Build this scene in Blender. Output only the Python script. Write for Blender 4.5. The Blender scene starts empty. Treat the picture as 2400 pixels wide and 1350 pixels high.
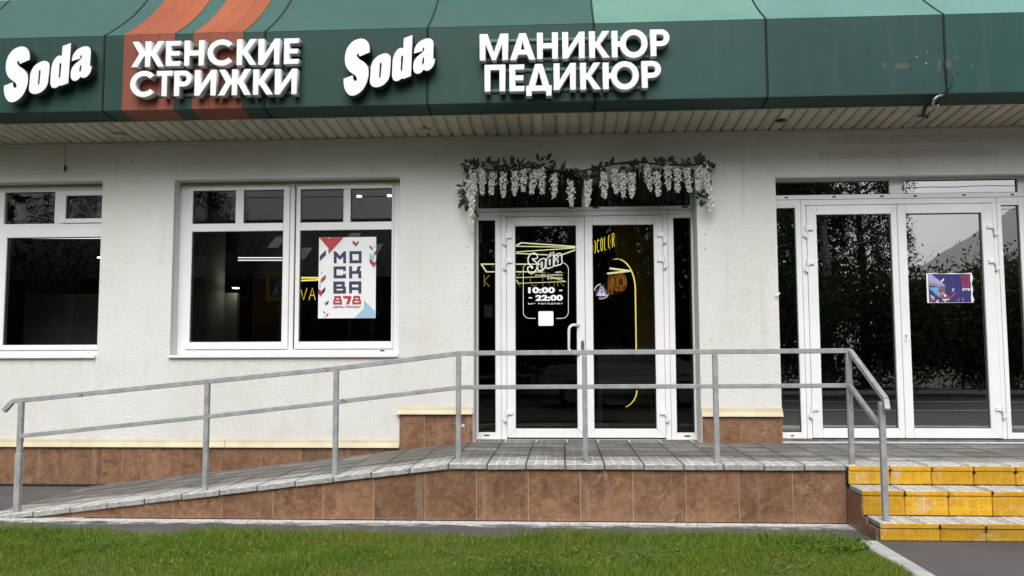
import bpy, bmesh, math, random
import numpy as np
from mathutils import Vector, Matrix

random.seed(7)
RNG = np.random.default_rng(11)
S = bpy.context.scene
COL = S.collection

# ------------------------------------------------------------------ camera, sky, sun, exposure
FPX, PITCH, YAW, ROLL, CAMZ = 1999.0, 0.0784, 0.0577, -0.0035, 1.2746
_f = Vector((-math.sin(YAW) * math.cos(PITCH), math.cos(YAW) * math.cos(PITCH), math.sin(PITCH)))
_r = Vector((math.cos(YAW), math.sin(YAW), 0))
_u = _r.cross(_f)
_r2 = math.cos(ROLL) * _r + math.sin(ROLL) * _u
_u2 = -math.sin(ROLL) * _r + math.cos(ROLL) * _u
cam_d = bpy.data.cameras.new('camera')
cam_d.sensor_width = 36.0
cam_d.lens = FPX / 2400 * 36
cam_d.clip_start, cam_d.clip_end = 0.05, 600
cam = bpy.data.objects.new('camera', cam_d)
COL.objects.link(cam)
rot = Matrix((( _r2.x, _u2.x, -_f.x), (_r2.y, _u2.y, -_f.y), (_r2.z, _u2.z, -_f.z))).to_4x4()
cam.matrix_world = Matrix.Translation((0, 0, CAMZ)) @ rot
S.camera = cam

SUN_EL, SUN_AZ = 46.0, 180.0
W = bpy.data.worlds.new('World')
S.world = W
W.use_nodes = True
nt = W.node_tree
nt.nodes.clear()
wo = nt.nodes.new('ShaderNodeOutputWorld')
bg = nt.nodes.new('ShaderNodeBackground')
sky = nt.nodes.new('ShaderNodeTexSky')
sky.sky_type = 'NISHITA'
sky.sun_disc = False
sky.sun_elevation = math.radians(SUN_EL)
sky.sun_rotation = math.radians(SUN_AZ)
sky.air_density, sky.dust_density, sky.ozone_density = 1.0, 3.0, 1.0
hsv = nt.nodes.new('ShaderNodeHueSaturation')
hsv.inputs['Saturation'].default_value = 0.16
tc = nt.nodes.new('ShaderNodeTexCoord')
cn = nt.nodes.new('ShaderNodeTexNoise')
cn.inputs['Scale'].default_value = 2.2
cn.inputs['Detail'].default_value = 5
cr = nt.nodes.new('ShaderNodeMapRange')
cr.inputs[1].default_value, cr.inputs[2].default_value = 0.3, 0.7
cr.inputs[3].default_value, cr.inputs[4].default_value = 0.82, 1.15
mul = nt.nodes.new('ShaderNodeMixRGB')
mul.blend_type = 'MULTIPLY'
mul.inputs[0].default_value = 1
L = nt.links.new
L(tc.outputs['Generated'], cn.inputs['Vector'])
L(cn.outputs['Fac'], cr.inputs[0])
L(sky.outputs[0], hsv.inputs['Color'])
L(hsv.outputs[0], mul.inputs[1])
L(cr.outputs[0], mul.inputs[2])
L(mul.outputs[0], bg.inputs['Color'])
bg.inputs['Strength'].default_value = 0.08
L(bg.outputs[0], wo.inputs['Surface'])

sd = bpy.data.lights.new('sun', 'SUN')
sd.energy, sd.angle, sd.color = 1.5, math.radians(48), (1.0, 0.985, 0.965)
sun = bpy.data.objects.new('sun', sd)
COL.objects.link(sun)
sun.rotation_euler = (math.radians(-(90 - SUN_EL)) * -1, 0, 0)
sun.location = (0, -20, 30)
sun.rotation_euler = (math.radians(90 - SUN_EL), 0, 0)

S.view_settings.view_transform = 'Standard'
S.view_settings.look = 'None'
S.view_settings.gamma = 1
S.view_settings.use_curve_mapping = False
S.view_settings.exposure = 0.95
S.render.engine = 'CYCLES'
S.cycles.use_denoising = True
S.cycles.max_bounces = 8
S.cycles.diffuse_bounces = 4
S.cycles.glossy_bounces = 4
S.cycles.transparent_max_bounces = 24
S.cycles.caustics_reflective = False
S.cycles.caustics_refractive = False


# ------------------------------------------------------------------ measuring the photograph (2400 x 1350)
def ray(px, py):
    a, b = (px - 1200) / FPX, (py - 675) / FPX
    return _f + _r2 * a - _u2 * b


def onY(px, py, Y):
    d = ray(px, py)
    t = Y / d.y
    return Vector((d.x * t, Y, CAMZ + d.z * t))


def onZ(px, py, z):
    d = ray(px, py)
    t = (z - CAMZ) / d.z
    return Vector((d.x * t, d.y * t, z))


# ------------------------------------------------------------------ object helpers
def tag(o, label=None, cat=None, group=None, kind=None):
    if label: o['label'] = label
    if cat: o['category'] = cat
    if group: o['group'] = group
    if kind: o['kind'] = kind
    return o


def empty(name, loc, label, cat, group=None):
    o = bpy.data.objects.new(name, None)
    o.empty_display_size = 0.1
    COL.objects.link(o)
    o.location = loc
    bpy.context.view_layer.update()
    return tag(o, label, cat, group)


def link(name, me, parent=None):
    o = bpy.data.objects.new(name, me)
    COL.objects.link(o)
    if parent is not None:
        o.parent = parent
        o.matrix_parent_inverse = wm(parent).inverted()
    return o


def wm(o):
    m = o.matrix_basis.copy()
    if o.parent is not None:
        m = wm(o.parent) @ o.matrix_parent_inverse @ m
    return m


class MB:
    """collects polygons; coordinates are world coordinates"""
    def __init__(s):
        s.v, s.f, s.m, s.mats = [], [], [], []

    def mi(s, mat):
        if mat not in s.mats: s.mats.append(mat)
        return s.mats.index(mat)

    def face(s, pts, mat):
        n = len(s.v)
        s.v += [tuple(p) for p in pts]
        s.f.append(tuple(range(n, n + len(pts))))
        s.m.append(s.mi(mat))

    def poly(s, verts, faces, mat):
        n = len(s.v)
        s.v += [tuple(p) for p in verts]
        k = s.mi(mat)
        for f in faces:
            s.f.append(tuple(i + n for i in f))
            s.m.append(k)

    def box(s, x0, x1, y0, y1, z0, z1, mat, bev=0.0):
        if bev <= 0:
            v = [(x0, y0, z0), (x1, y0, z0), (x1, y1, z0), (x0, y1, z0), (x0, y0, z1), (x1, y0, z1), (x1, y1, z1), (x0, y1, z1)]
            s.poly(v, [(0, 3, 2, 1), (4, 5, 6, 7), (0, 1, 5, 4), (1, 2, 6, 5), (2, 3, 7, 6), (3, 0, 4, 7)], mat)
        else:
            s.bbox(Matrix.Identity(4), (x0, x1, y0, y1, z0, z1), mat, bev)

    def bbox(s, M, b, mat, bev):
        x0, x1, y0, y1, z0, z1 = b
        bm = bmesh.new()
        bmesh.ops.create_cube(bm, size=1, matrix=Matrix.Translation(((x0 + x1) / 2, (y0 + y1) / 2, (z0 + z1) / 2)) @ Matrix.Diagonal((x1 - x0, y1 - y0, z1 - z0, 1)))
        if bev > 0:
            bmesh.ops.bevel(bm, geom=list(bm.edges), offset=min(bev, (x1 - x0) * .3, (y1 - y0) * .3, (z1 - z0) * .3), segments=1, affect='EDGES')
        s.bm(bm, mat, M)

    def bm(s, bm, mat, M=None):
        bm.verts.ensure_lookup_table()
        v = [(M @ x.co) if M is not None else x.co.copy() for x in bm.verts]
        s.poly(v, [tuple(x.index for x in f.verts) for f in bm.faces], mat)
        bm.free()

    def bar(s, a, b, w, h, mat, bev=0.0, up=(0, 0, 1)):
        """rectangular bar from a to b, w across, h along up"""
        a, b = Vector(a), Vector(b)
        d = (b - a)
        l = d.length
        d.normalize()
        side = d.cross(Vector(up)).normalized()
        u = side.cross(d)
        M = Matrix(((d.x, side.x, u.x, a.x), (d.y, side.y, u.y, a.y), (d.z, side.z, u.z, a.z), (0, 0, 0, 1)))
        s.bbox(M, (0, l, -w / 2, w / 2, -h / 2, h / 2), mat, bev)

    def tube(s, pts, r, mat, n=8, caps=True):
        pts = [Vector(p) for p in pts]
        rr = r if isinstance(r, (list, tuple)) else [r] * len(pts)
        vs, fs = [], []
        prev = None
        for i, p in enumerate(pts):
            t = (pts[min(i + 1, len(pts) - 1)] - pts[max(i - 1, 0)]).normalized()
            if prev is None:
                x = t.orthogonal().normalized()
            else:
                x = (prev - t * prev.dot(t)).normalized()
            prev = x
            y = t.cross(x)
            for k in range(n):
                a = 2 * math.pi * k / n
                vs.append(p + (x * math.cos(a) + y * math.sin(a)) * rr[i])
        for i in range(len(pts) - 1):
            for k in range(n):
                fs.append((i * n + k, i * n + (k + 1) % n, (i + 1) * n + (k + 1) % n, (i + 1) * n + k))
        if caps:
            fs.append(tuple(range(n - 1, -1, -1)))
            fs.append(tuple(range((len(pts) - 1) * n, len(pts) * n)))
        s.poly(vs, fs, mat)

    def disc(s, c, r, mat, n=12, axis='y', depth=0.0):
        c = Vector(c)
        ps = []
        for k in range(n):
            a = 2 * math.pi * k / n
            ps.append(c + (Vector((math.cos(a) * r, 0, math.sin(a) * r)) if axis == 'y' else Vector((math.cos(a) * r, math.sin(a) * r, 0))))
        s.face(ps, mat)

    def mesh(s, name, smooth=False):
        me = bpy.data.meshes.new(name)
        me.from_pydata([tuple(p) for p in s.v], [], s.f)
        for m in s.mats: me.materials.append(m)
        me.polygons.foreach_set('material_index', s.m)
        if smooth: me.polygons.foreach_set('use_smooth', [True] * len(s.f))
        me.update()
        return me

    def build(s, name, parent=None, smooth=False):
        return link(name, s.mesh(name, smooth), parent)


def curve_mesh(loops, depth, bevel, mats, mapf=None, name='letter', front=None):
    """filled 2D outline (even-odd), extruded; local (x, y) lies in the wall plane, front face at z = depth"""
    cu = bpy.data.curves.new('c', 'CURVE')
    cu.dimensions = '2D'
    cu.fill_mode = 'BOTH'
    cu.extrude = max(depth / 2 - bevel, 0)
    cu.bevel_depth = bevel
    cu.bevel_resolution = 0
    for lp in loops:
        sp = cu.splines.new('POLY')
        sp.points.add(len(lp) - 1)
        for p, q in zip(sp.points, lp): p.co = (q[0], q[1], 0, 1)
        sp.use_cyclic_u = True
    me = curve_to_mesh(cu)
    me.name = name
    for m in mats: me.materials.append(m)
    if len(mats) > 1:
        me.polygons.foreach_set('material_index', [0 if p.normal.z > 0.9 else 1 for p in me.polygons])
    return me


def curve_to_mesh(cu):
    o = bpy.data.objects.new('tmp', cu)
    COL.objects.link(o)
    dg = bpy.context.evaluated_depsgraph_get()
    me = bpy.data.meshes.new_from_object(o.evaluated_get(dg))
    bpy.data.objects.remove(o)
    bpy.data.curves.remove(cu)
    me.materials.clear()
    return me


def stand(me, Y, depth=0.0, x=0, z=0):
    """turn a mesh drawn in its xy plane to stand in the wall plane, facing the street, front face at Y"""
    n = len(me.vertices)
    co = np.empty(n * 3)
    me.vertices.foreach_get('co', co)
    co = co.reshape(-1, 3)
    out = np.stack([co[:, 0] + x, Y + depth / 2 - co[:, 2], co[:, 1] + z], 1)
    me.vertices.foreach_set('co', out.ravel())
    me.update()
    return me


def text_mesh(body, x, z, h, Y, mat, width=None, bold=0.0, align='CENTER', depth=0.0008, space=1.0, name='lettering'):
    cu = bpy.data.curves.new('t', 'FONT')
    cu.body = body
    cu.size = 1.0
    cu.offset = bold
    cu.extrude = depth / 2
    cu.space_character = space
    cu.resolution_u = 4
    me = curve_to_mesh(cu)
    n = len(me.vertices)
    co = np.empty(n * 3)
    me.vertices.foreach_get('co', co)
    co = co.reshape(-1, 3)
    mn, mx = co.min(0), co.max(0)
    sz = h / (mx[1] - mn[1])
    sx = width / (mx[0] - mn[0]) if width else sz
    co[:, 0] = (co[:, 0] - mn[0]) * sx
    co[:, 1] = (co[:, 1] - mn[1]) * sz
    co[:, 2] -= co[:, 2].mean()
    w = (mx[0] - mn[0]) * sx
    co[:, 0] += x - (w / 2 if align == 'CENTER' else (w if align == 'RIGHT' else 0))
    me.vertices.foreach_set('co', co.ravel())
    stand(me, Y - depth / 2, depth, 0, z)
    me.materials.append(mat)
    me.name = name
    return me


# ------------------------------------------------------------------ material helpers
class NT:
    def __init__(s, name):
        s.mat = bpy.data.materials.new(name)
        s.mat.use_nodes = True
        s.t = s.mat.node_tree
        s.t.nodes.clear()
        s.out = s.n('ShaderNodeOutputMaterial')

    def n(s, kind, **kw):
        nd = s.t.nodes.new(kind)
        for k, v in kw.items(): setattr(nd, k, v)
        return nd

    def l(s, a, b): s.t.links.new(a, b)

    def put(s, sock, v):
        if hasattr(v, 'links') or hasattr(v, 'is_output'): s.l(v, sock)
        elif isinstance(v, (tuple, list)) and len(v) == 3 and sock.type == 'RGBA': sock.default_value = (*v, 1)
        else: sock.default_value = v

    def math(s, op, a, b=0.0, c=None, clamp=False):
        nd = s.n('ShaderNodeMath', operation=op, use_clamp=clamp)
        s.put(nd.inputs[0], a)
        s.put(nd.inputs[1], b)
        if c is not None: s.put(nd.inputs[2], c)
        return nd.outputs[0]

    def pos(s):
        return s.n('ShaderNodeNewGeometry').outputs['Position']

    def sep(s, v):
        nd = s.n('ShaderNodeSeparateXYZ')
        s.l(v, nd.inputs[0])
        return nd.outputs

    def vec(s, v, scale=(1, 1, 1), rnd=False):
        nd = s.n('ShaderNodeVectorMath', operation='MULTIPLY')
        s.l(v, nd.inputs[0])
        nd.inputs[1].default_value = scale
        o = nd.outputs[0]
        if rnd:
            oi = s.n('ShaderNodeObjectInfo')
            k = s.math('MULTIPLY', oi.outputs['Random'], 37.0)
            a = s.n('ShaderNodeVectorMath', operation='ADD')
            s.l(o, a.inputs[0])
            s.l(k, a.inputs[1])
            o = a.outputs[0]
        return o

    def noise(s, v, scale, detail=5, rough=0.55, dist=0.0):
        nd = s.n('ShaderNodeTexNoise')
        s.l(v, nd.inputs['Vector'])
        nd.inputs['Scale'].default_value = scale
        nd.inputs['Detail'].default_value = detail
        nd.inputs['Roughness'].default_value = rough
        nd.inputs['Distortion'].default_value = dist
        return nd.outputs['Fac']

    def ramp(s, f, a, b, lo=0.0, hi=1.0):
        nd = s.n('ShaderNodeMapRange')
        s.put(nd.inputs[0], f)
        for i, x in enumerate((a, b, lo, hi)): nd.inputs[i + 1].default_value = x
        return nd.outputs[0]

    def mix(s, f, a, b, mode='MIX'):
        nd = s.n('ShaderNodeMixRGB', blend_type=mode)
        s.put(nd.inputs[0], f)
        s.put(nd.inputs[1], a)
        s.put(nd.inputs[2], b)
        return nd.outputs[0]

    def rnd(s, lo, hi):
        oi = s.n('ShaderNodeObjectInfo')
        return s.ramp(oi.outputs['Random'], 0, 1, lo, hi)

    def bsdf(s, col, rough=0.6, metal=0.0, spec=0.5, height=None, bstr=0.5, bdist=0.01, **kw):
        b = s.n('ShaderNodeBsdfPrincipled')
        s.put(b.inputs['Base Color'], col)
        s.put(b.inputs['Roughness'], rough)
        s.put(b.inputs['Metallic'], metal)
        s.put(b.inputs['Specular IOR Level'], spec)
        for k, v in kw.items(): s.put(b.inputs[k.replace('_', ' ')], v)
        if height is not None:
            bp = s.n('ShaderNodeBump')
            bp.inputs['Strength'].default_value = bstr
            bp.inputs['Distance'].default_value = bdist
            s.l(height, bp.inputs['Height'])
            s.l(bp.outputs[0], b.inputs['Normal'])
        s.l(b.outputs[0], s.out.inputs['Surface'])
        return s.mat


def simple(name, c1, c2=None, scale=4.0, rough=0.6, metal=0.0, spec=0.5, bump=0.0, bscale=60.0, lo=.35, hi=.65, var=0.0, stretch=(1, 1, 1)):
    t = NT(name)
    p = t.vec(t.pos(), stretch, rnd=var > 0)
    col = c1
    if c2 is not None:
        col = t.mix(t.ramp(t.noise(p, scale, 6), lo, hi), c1, c2)
    if var > 0:
        k = t.rnd(1 - var, 1 + var)
        nd = t.n('ShaderNodeVectorMath', operation='SCALE')
        t.put(nd.inputs[0], col) if not isinstance(col, tuple) else setattr(nd.inputs[0], 'default_value', col)
        t.l(k, nd.inputs['Scale'])
        col = nd.outputs[0]
    h = t.noise(p, bscale, 3) if bump > 0 else None
    return t.bsdf(col, rough, metal, spec, h, bump, 0.004)


def emit(name, col, s):
    t = NT(name)
    e = t.n('ShaderNodeEmission')
    e.inputs['Color'].default_value = (*col, 1)
    e.inputs['Strength'].default_value = s
    t.l(e.outputs[0], t.out.inputs['Surface'])
    return t.mat


# ---- materials
def m_stucco():
    t = NT('stucco')
    p = t.pos()
    big = t.noise(t.vec(p, (1, 1, .45)), 0.9, 5, .6)
    mid = t.noise(p, 5, 6, .65)
    col = t.mix(t.ramp(big, .38, .64), (.745, .738, .718), (.665, .655, .625))
    col = t.mix(t.ramp(mid, .35, .75, 0, .5), col, (.755, .75, .73))
    # rain streaks, thin and vertical
    st = t.noise(t.vec(p, (9, 9, .5)), 1.0, 4, .6)
    col = t.mix(t.ramp(st, .60, .80, 0, .30), col, (.40, .37, .31))
    # ghosts of an old sign above the right-hand door
    x, y, z = t.sep(p)
    def band(z0, z1, x0, x1):
        a = t.math('MULTIPLY', t.math('GREATER_THAN', z, z0), t.math('LESS_THAN', z, z1))
        b = t.math('MULTIPLY', t.math('GREATER_THAN', x, x0), t.math('LESS_THAN', x, x1))
        return t.math('MULTIPLY', a, b)
    g = t.math('MULTIPLY', t.math('ADD', band(3.155, 3.235, 2.5, 4.17), band(3.30, 3.385, 2.6, 4.8)), t.ramp(mid, .3, .6, .1, .45))
    col = t.mix(g, col, (.50, .46, .40))
    drip = t.noise(t.vec(p, (16, 16, .9)), 1.0, 4, .65)
    under = t.math('MULTIPLY', band(.80, 1.262, -6.9, -1.5), t.ramp(z, .85, 1.26, 0, 1))
    col = t.mix(t.math('MULTIPLY', under, t.ramp(drip, .50, .72, 0, .24)), col, (.36, .34, .30))
    low = t.math('MULTIPLY', t.ramp(z, .44, .95, 1, 0), t.ramp(t.noise(t.vec(p, (2, 2, 1.2)), 2.4, 6, .7), .45, .68, 0, .26))
    col = t.mix(low, col, (.47, .45, .41))
    blot = t.ramp(t.noise(p, 1.9, 6, .7), .56, .72, 0, .18)
    col = t.mix(blot, col, (.50, .48, .43))
    hair = t.math('MULTIPLY', t.ramp(t.math('ABSOLUTE', t.math('SUBTRACT', t.noise(p, 1.3, 6, .6, .6), .5)), 0, .0022, .45, 0), t.ramp(t.noise(p, .9, 3), .52, .6))
    col = t.mix(hair, col, (.34, .32, .28))
    fine = t.noise(p, 150, 4, .6)
    rough_h = t.noise(p, 48, 3, .6)
    h = t.math('ADD', fine, t.math('MULTIPLY', rough_h, .9))
    dots = t.ramp(fine, .58, .72, 0, .13)
    col = t.mix(dots, col, (.30, .29, .26))
    return t.bsdf(col, .9, 0, .25, h, 1.0, .008)


def m_tile():
    t = NT('brown_stone_tile')
    p = t.vec(t.pos(), (1, 1, 1), rnd=True)
    n1 = t.noise(p, 5, 7, .62, .6)
    n2 = t.noise(p, 22, 7, .75, .4)
    col = t.mix(t.ramp(n1, .33, .68), (.122, .057, .030), (.24, .126, .069))
    col = t.mix(t.ramp(n2, .45, .72, 0, .7), col, (.33, .205, .13))
    v = t.n('ShaderNodeTexNoise')
    t.l(p, v.inputs['Vector'])
    v.inputs['Scale'].default_value = 7.5
    v.inputs['Detail'].default_value = 7
    v.inputs['Distortion'].default_value = .5
    d = t.math('ABSOLUTE', t.math('SUBTRACT', v.outputs['Fac'], .5))
    vein = t.math('MULTIPLY', t.ramp(d, 0, .013, 1, 0), t.ramp(t.noise(p, 3.1, 4, .6), .50, .66, 0, 1))
    col = t.mix(t.math('MULTIPLY', vein, .75), col, (.48, .33, .23))
    sp = t.ramp(t.noise(p, 46, 6, .75), .56, .70, 0, .75)
    col = t.mix(t.math('MULTIPLY', sp, t.ramp(n1, .4, .6)), col, (.52, .34, .22))
    k = t.rnd(.80, 1.14)
    nd = t.n('ShaderNodeVectorMath', operation='SCALE')
    t.l(col, nd.inputs[0])
    t.l(k, nd.inputs['Scale'])
    # dust low down and pale run-off streaks
    x, y, z = t.sep(t.pos())
    st = t.ramp(t.noise(t.vec(t.pos(), (14, 14, .8)), 1, 4), .58, .78, 0, .4)
    st = t.math('MAXIMUM', st, t.math('MULTIPLY', t.ramp(t.math('ADD', z, t.math('MULTIPLY', n2, .06)), .015, .06, .35, 0), t.ramp(n2, .3, .6)))
    c2 = t.mix(st, nd.outputs[0], (.40, .34, .29))
    return t.bsdf(c2, t.ramp(n2, .3, .7, .32, .5), 0, .45, t.noise(p, 90, 2), .08, .003)


def ribs(t, u, v):
    fu, fv = t.math('FLOOR', u), t.math('FLOOR', v)
    chk = t.math('GREATER_THAN', t.math('FLOORED_MODULO', t.math('ADD', fu, fv), 2.0), .5)
    a = t.math('FRACT', t.math('MULTIPLY', u, 5.0))
    b = t.math('FRACT', t.math('MULTIPLY', v, 5.0))
    r = t.math('ADD', t.math('MULTIPLY', chk, a), t.math('MULTIPLY', t.math('SUBTRACT', 1.0, chk), b))
    slot = t.math('GREATER_THAN', t.math('ABSOLUTE', t.math('SUBTRACT', r, .5)), .24)
    eu = t.math('ABSOLUTE', t.math('SUBTRACT', t.math('FRACT', u), .5))
    ev = t.math('ABSOLUTE', t.math('SUBTRACT', t.math('FRACT', v), .5))
    inn = t.math('MULTIPLY', t.math('LESS_THAN', eu, .42), t.math('LESS_THAN', ev, .42))
    return t.math('MULTIPLY', slot, inn)       # 1 inside a groove


def m_paving(name, light, dark, vertical=False, cut=None):
    t = NT(name)
    p = t.pos()
    x, y, z = t.sep(p)
    u = t.math('MULTIPLY', t.math('ADD', x, 10.78), 1 / .075)
    v = t.math('MULTIPLY', t.math('ADD', z if vertical else y, 10.03), 1 / .075)
    g = ribs(t, u, v)
    nz = t.sep(t.n('ShaderNodeNewGeometry').outputs['True Normal'])
    g = t.math('MULTIPLY', g, t.math('GREATER_THAN', t.math('ABSOLUTE', nz[1] if vertical else nz[2]), .7))
    pr = t.vec(p, (1, 1, 1), rnd=True)
    big = t.noise(t.vec(p, (1, .8, 1)), 2.6, 6, .65)
    mid = t.noise(pr, 14, 6, .7)
    fine = t.noise(p, 130, 4, .7)
    col = t.mix(t.ramp(big, .34, .66), dark, light)
    col = t.mix(t.ramp(mid, .35, .7, 0, .6), col, tuple(c * .55 for c in light) if not vertical else dark)
    k = t.rnd(.72, 1.2)
    nd = t.n('ShaderNodeVectorMath', operation='SCALE')
    t.l(col, nd.inputs[0])
    t.l(k, nd.inputs['Scale'])
    col = nd.outputs[0]
    if vertical:
        worn = t.math('MULTIPLY', t.ramp(t.noise(p, 3.1, 6, .7, .4), .555, .64, 0, .9), t.ramp(mid, .38, .62))
        col = t.mix(worn, col, (.62, .57, .48))
        crack = t.ramp(t.math('ABSOLUTE', t.math('SUBTRACT', t.noise(p, 24, 4, .6, .8), .5)), 0, .012, .75, 0)
        col = t.mix(crack, col, (.10, .055, .01))
        col = t.mix(t.math('MULTIPLY', g, t.ramp(mid, .35, .65, .0, .45)), col, (.22, .115, .012))
    else:
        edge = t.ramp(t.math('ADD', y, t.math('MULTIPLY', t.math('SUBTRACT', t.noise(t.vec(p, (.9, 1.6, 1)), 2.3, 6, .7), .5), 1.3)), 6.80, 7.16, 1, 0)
        worn = t.math('MULTIPLY', edge, t.ramp(mid, .30, .55, .25, 1))  # front rows whitened by wear, plus light beyond the awning put into the colour
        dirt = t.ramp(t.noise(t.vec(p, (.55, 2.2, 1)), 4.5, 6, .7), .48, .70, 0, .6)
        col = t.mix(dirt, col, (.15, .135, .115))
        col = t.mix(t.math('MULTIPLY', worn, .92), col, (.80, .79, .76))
        col = t.mix(t.math('MULTIPLY', g, t.ramp(mid, .3, .6, .35, .9)), col, (.085, .08, .07))
        col = t.mix(t.ramp(fine, .55, .75, 0, .35), col, (.12, .115, .105))
        fx = t.math('ABSOLUTE', t.math('SUBTRACT', t.math('FRACT', t.math('MULTIPLY', t.math('ADD', x, 30.88), 1 / .3)), .5))
        fy = t.math('ABSOLUTE', t.math('SUBTRACT', t.math('FRACT', t.math('MULTIPLY', t.math('ADD', y, 23.378), 1 / .3)), .5))
        jn = t.math('MULTIPLY', t.math('SUBTRACT', mid, .5), .05)
        jx = t.ramp(t.math('ADD', fx, jn), .462, .488, 0, .85)
        jy = t.ramp(t.math('ADD', fy, jn), .425, .475, 0, .9)
        up = t.math('GREATER_THAN', t.math('ABSOLUTE', nz[2]), .7)
        inside = t.math('GREATER_THAN', y, 6.68)
        col = t.mix(t.math('MULTIPLY', t.math('MAXIMUM', t.math('MULTIPLY', jx, .8), t.math('MULTIPLY', jy, inside)), up), col, (.035, .032, .028))
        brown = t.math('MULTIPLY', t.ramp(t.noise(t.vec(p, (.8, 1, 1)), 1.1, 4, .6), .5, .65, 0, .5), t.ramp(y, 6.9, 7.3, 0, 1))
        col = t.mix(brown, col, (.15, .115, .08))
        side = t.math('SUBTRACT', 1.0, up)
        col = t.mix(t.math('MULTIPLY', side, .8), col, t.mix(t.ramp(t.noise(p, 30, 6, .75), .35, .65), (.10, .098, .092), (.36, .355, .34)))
    h = t.math('SUBTRACT', t.math('MULTIPLY', fine, .35), t.math('MULTIPLY', g, .6))
    return t.bsdf(col, .78, 0, .3, h, .7, .005)


def m_asphalt():
    t = NT('asphalt')
    p = t.pos()
    x, y, z = t.sep(p)
    big = t.noise(p, 1.4, 5, .6)
    fine = t.noise(p, 160, 3, .7)
    col = t.mix(t.ramp(big, .3, .7), (.085, .078, .078), (.125, .115, .114))
    col = t.mix(t.ramp(fine, .56, .72, 0, .6), col, (.26, .245, .235))
    col = t.mix(t.ramp(fine, .28, .42, .5, 0), col, (.045, .04, .04))
    # lime and paint spilt along the foot of the platform
    d = t.math('SUBTRACT', 6.66, y)
    dn = t.math('ADD', d, t.math('MULTIPLY', t.math('SUBTRACT', t.noise(t.vec(p, (.8, 2.5, 1)), 5, 6, .7), .5), .55))
    on = t.math('MULTIPLY', t.ramp(dn, .09, .20, 1, 0), t.math('MULTIPLY', t.math('MULTIPLY', t.math('GREATER_THAN', y, 6.2), t.math('LESS_THAN', y, 6.68)), t.math('LESS_THAN', x, 2.3)))
    on = t.math('MULTIPLY', on, t.ramp(t.noise(p, 38, 5, .75), .36, .52, .15, 1))
    col = t.mix(on, col, (.72, .71, .68))
    sp = t.ramp(t.noise(t.vec(p, (.35, 1, 1)), 30, 4, .7), .66, .71, 0, .6)
    sp = t.math('MULTIPLY', sp, t.ramp(t.math('ABSOLUTE', t.math('SUBTRACT', y, 6.45)), .1, .3, 1, 0))
    col = t.mix(sp, col, (.50, .49, .46))
    return t.bsdf(col, .88, 0, .3, fine, .6, .006)


def m_awning(name, c, c2, rough):
    t = NT(name)
    p = t.pos()
    n1 = t.noise(t.vec(p, (1, 1, .4)), 1.6, 5, .6)
    n2 = t.noise(t.vec(p, (12, 6, .45)), 1.0, 5, .65)
    n3 = t.noise(p, 55, 5, .7)
    col = t.mix(t.ramp(n1, .3, .7), c, c2)
    col = t.mix(t.ramp(n2, .50, .78, 0, .28), col, tuple(.6 * a + .06 for a in c2))
    col = t.mix(t.ramp(n2, .22, .42, .35, 0), col, tuple(.5 * a for a in c))
    col = t.mix(t.ramp(n3, .66, .74, 0, .45), col, tuple(.35 * a for a in c))
    k = t.rnd(.93, 1.08)
    nd = t.n('ShaderNodeVectorMath', operation='SCALE')
    t.l(col, nd.inputs[0])
    t.l(k, nd.inputs['Scale'])
    return t.bsdf(nd.outputs[0], t.ramp(n2, .3, .7, rough - .06, rough + .1), 0, .25, t.noise(p, 3.0, 2), .12, .02)


def m_glass(name, tint, boost, wavy=0.0):
    t = NT(name)
    f = t.n('ShaderNodeFresnel')
    f.inputs['IOR'].default_value = 1.42
    fac = t.math('ADD', f.outputs[0], boost, clamp=True)
    tr = t.n('ShaderNodeBsdfTransparent')
    tr.inputs['Color'].default_value = (*tint, 1)
    gl = t.n('ShaderNodeBsdfGlossy')
    gl.inputs['Roughness'].default_value = 0.0
    gl.inputs['Color'].default_value = (.97, .98, 1, 1)
    if wavy:
        bp = t.n('ShaderNodeBump')
        bp.inputs['Strength'].default_value = wavy
        bp.inputs['Distance'].default_value = .02
        h = t.noise(t.vec(t.pos(), (.8, 1, 2.2)), 2.0, 1, .4)
        t.l(h, bp.inputs['Height'])
        t.l(bp.outputs[0], gl.inputs['Normal'])
    mx = t.n('ShaderNodeMixShader')
    t.l(fac, mx.inputs[0])
    t.l(tr.outputs[0], mx.inputs[1])
    t.l(gl.outputs[0], mx.inputs[2])
    t.l(mx.outputs[0], t.out.inputs['Surface'])
    return t.mat


def m_leaf(name, c1, c2, rough=.5, trans=.25, patch=None):
    t = NT(name)
    n = t.noise(t.pos(), 3.0, 4, .6)
    n2 = t.noise(t.pos(), 60.0, 2, .6)
    col = t.mix(t.ramp(t.math('ADD', t.math('MULTIPLY', n, .6), t.math('MULTIPLY', n2, .4)), .38, .62), c1, c2)
    if patch:
        pn = t.noise(t.vec(t.pos(), (.7, 1, 1)), 1.7, 5, .65)
        col = t.mix(t.ramp(pn, .46, .62, 0, .85), col, patch)
        col = t.mix(t.ramp(pn, .34, .45, .55, 0), col, tuple(.55 * c for c in c1))
    b = t.n('ShaderNodeBsdfPrincipled')
    t.l(col, b.inputs['Base Color'])
    b.inputs['Roughness'].default_value = rough
    b.inputs['Specular IOR Level'].default_value = .3
    tr = t.n('ShaderNodeBsdfTranslucent')
    t.l(col, tr.inputs['Color'])
    mx = t.n('ShaderNodeMixShader')
    mx.inputs[0].default_value = trans
    t.l(b.outputs[0], mx.inputs[1])
    t.l(tr.outputs[0], mx.inputs[2])
    t.l(mx.outputs[0], t.out.inputs['Surface'])
    return t.mat


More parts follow.
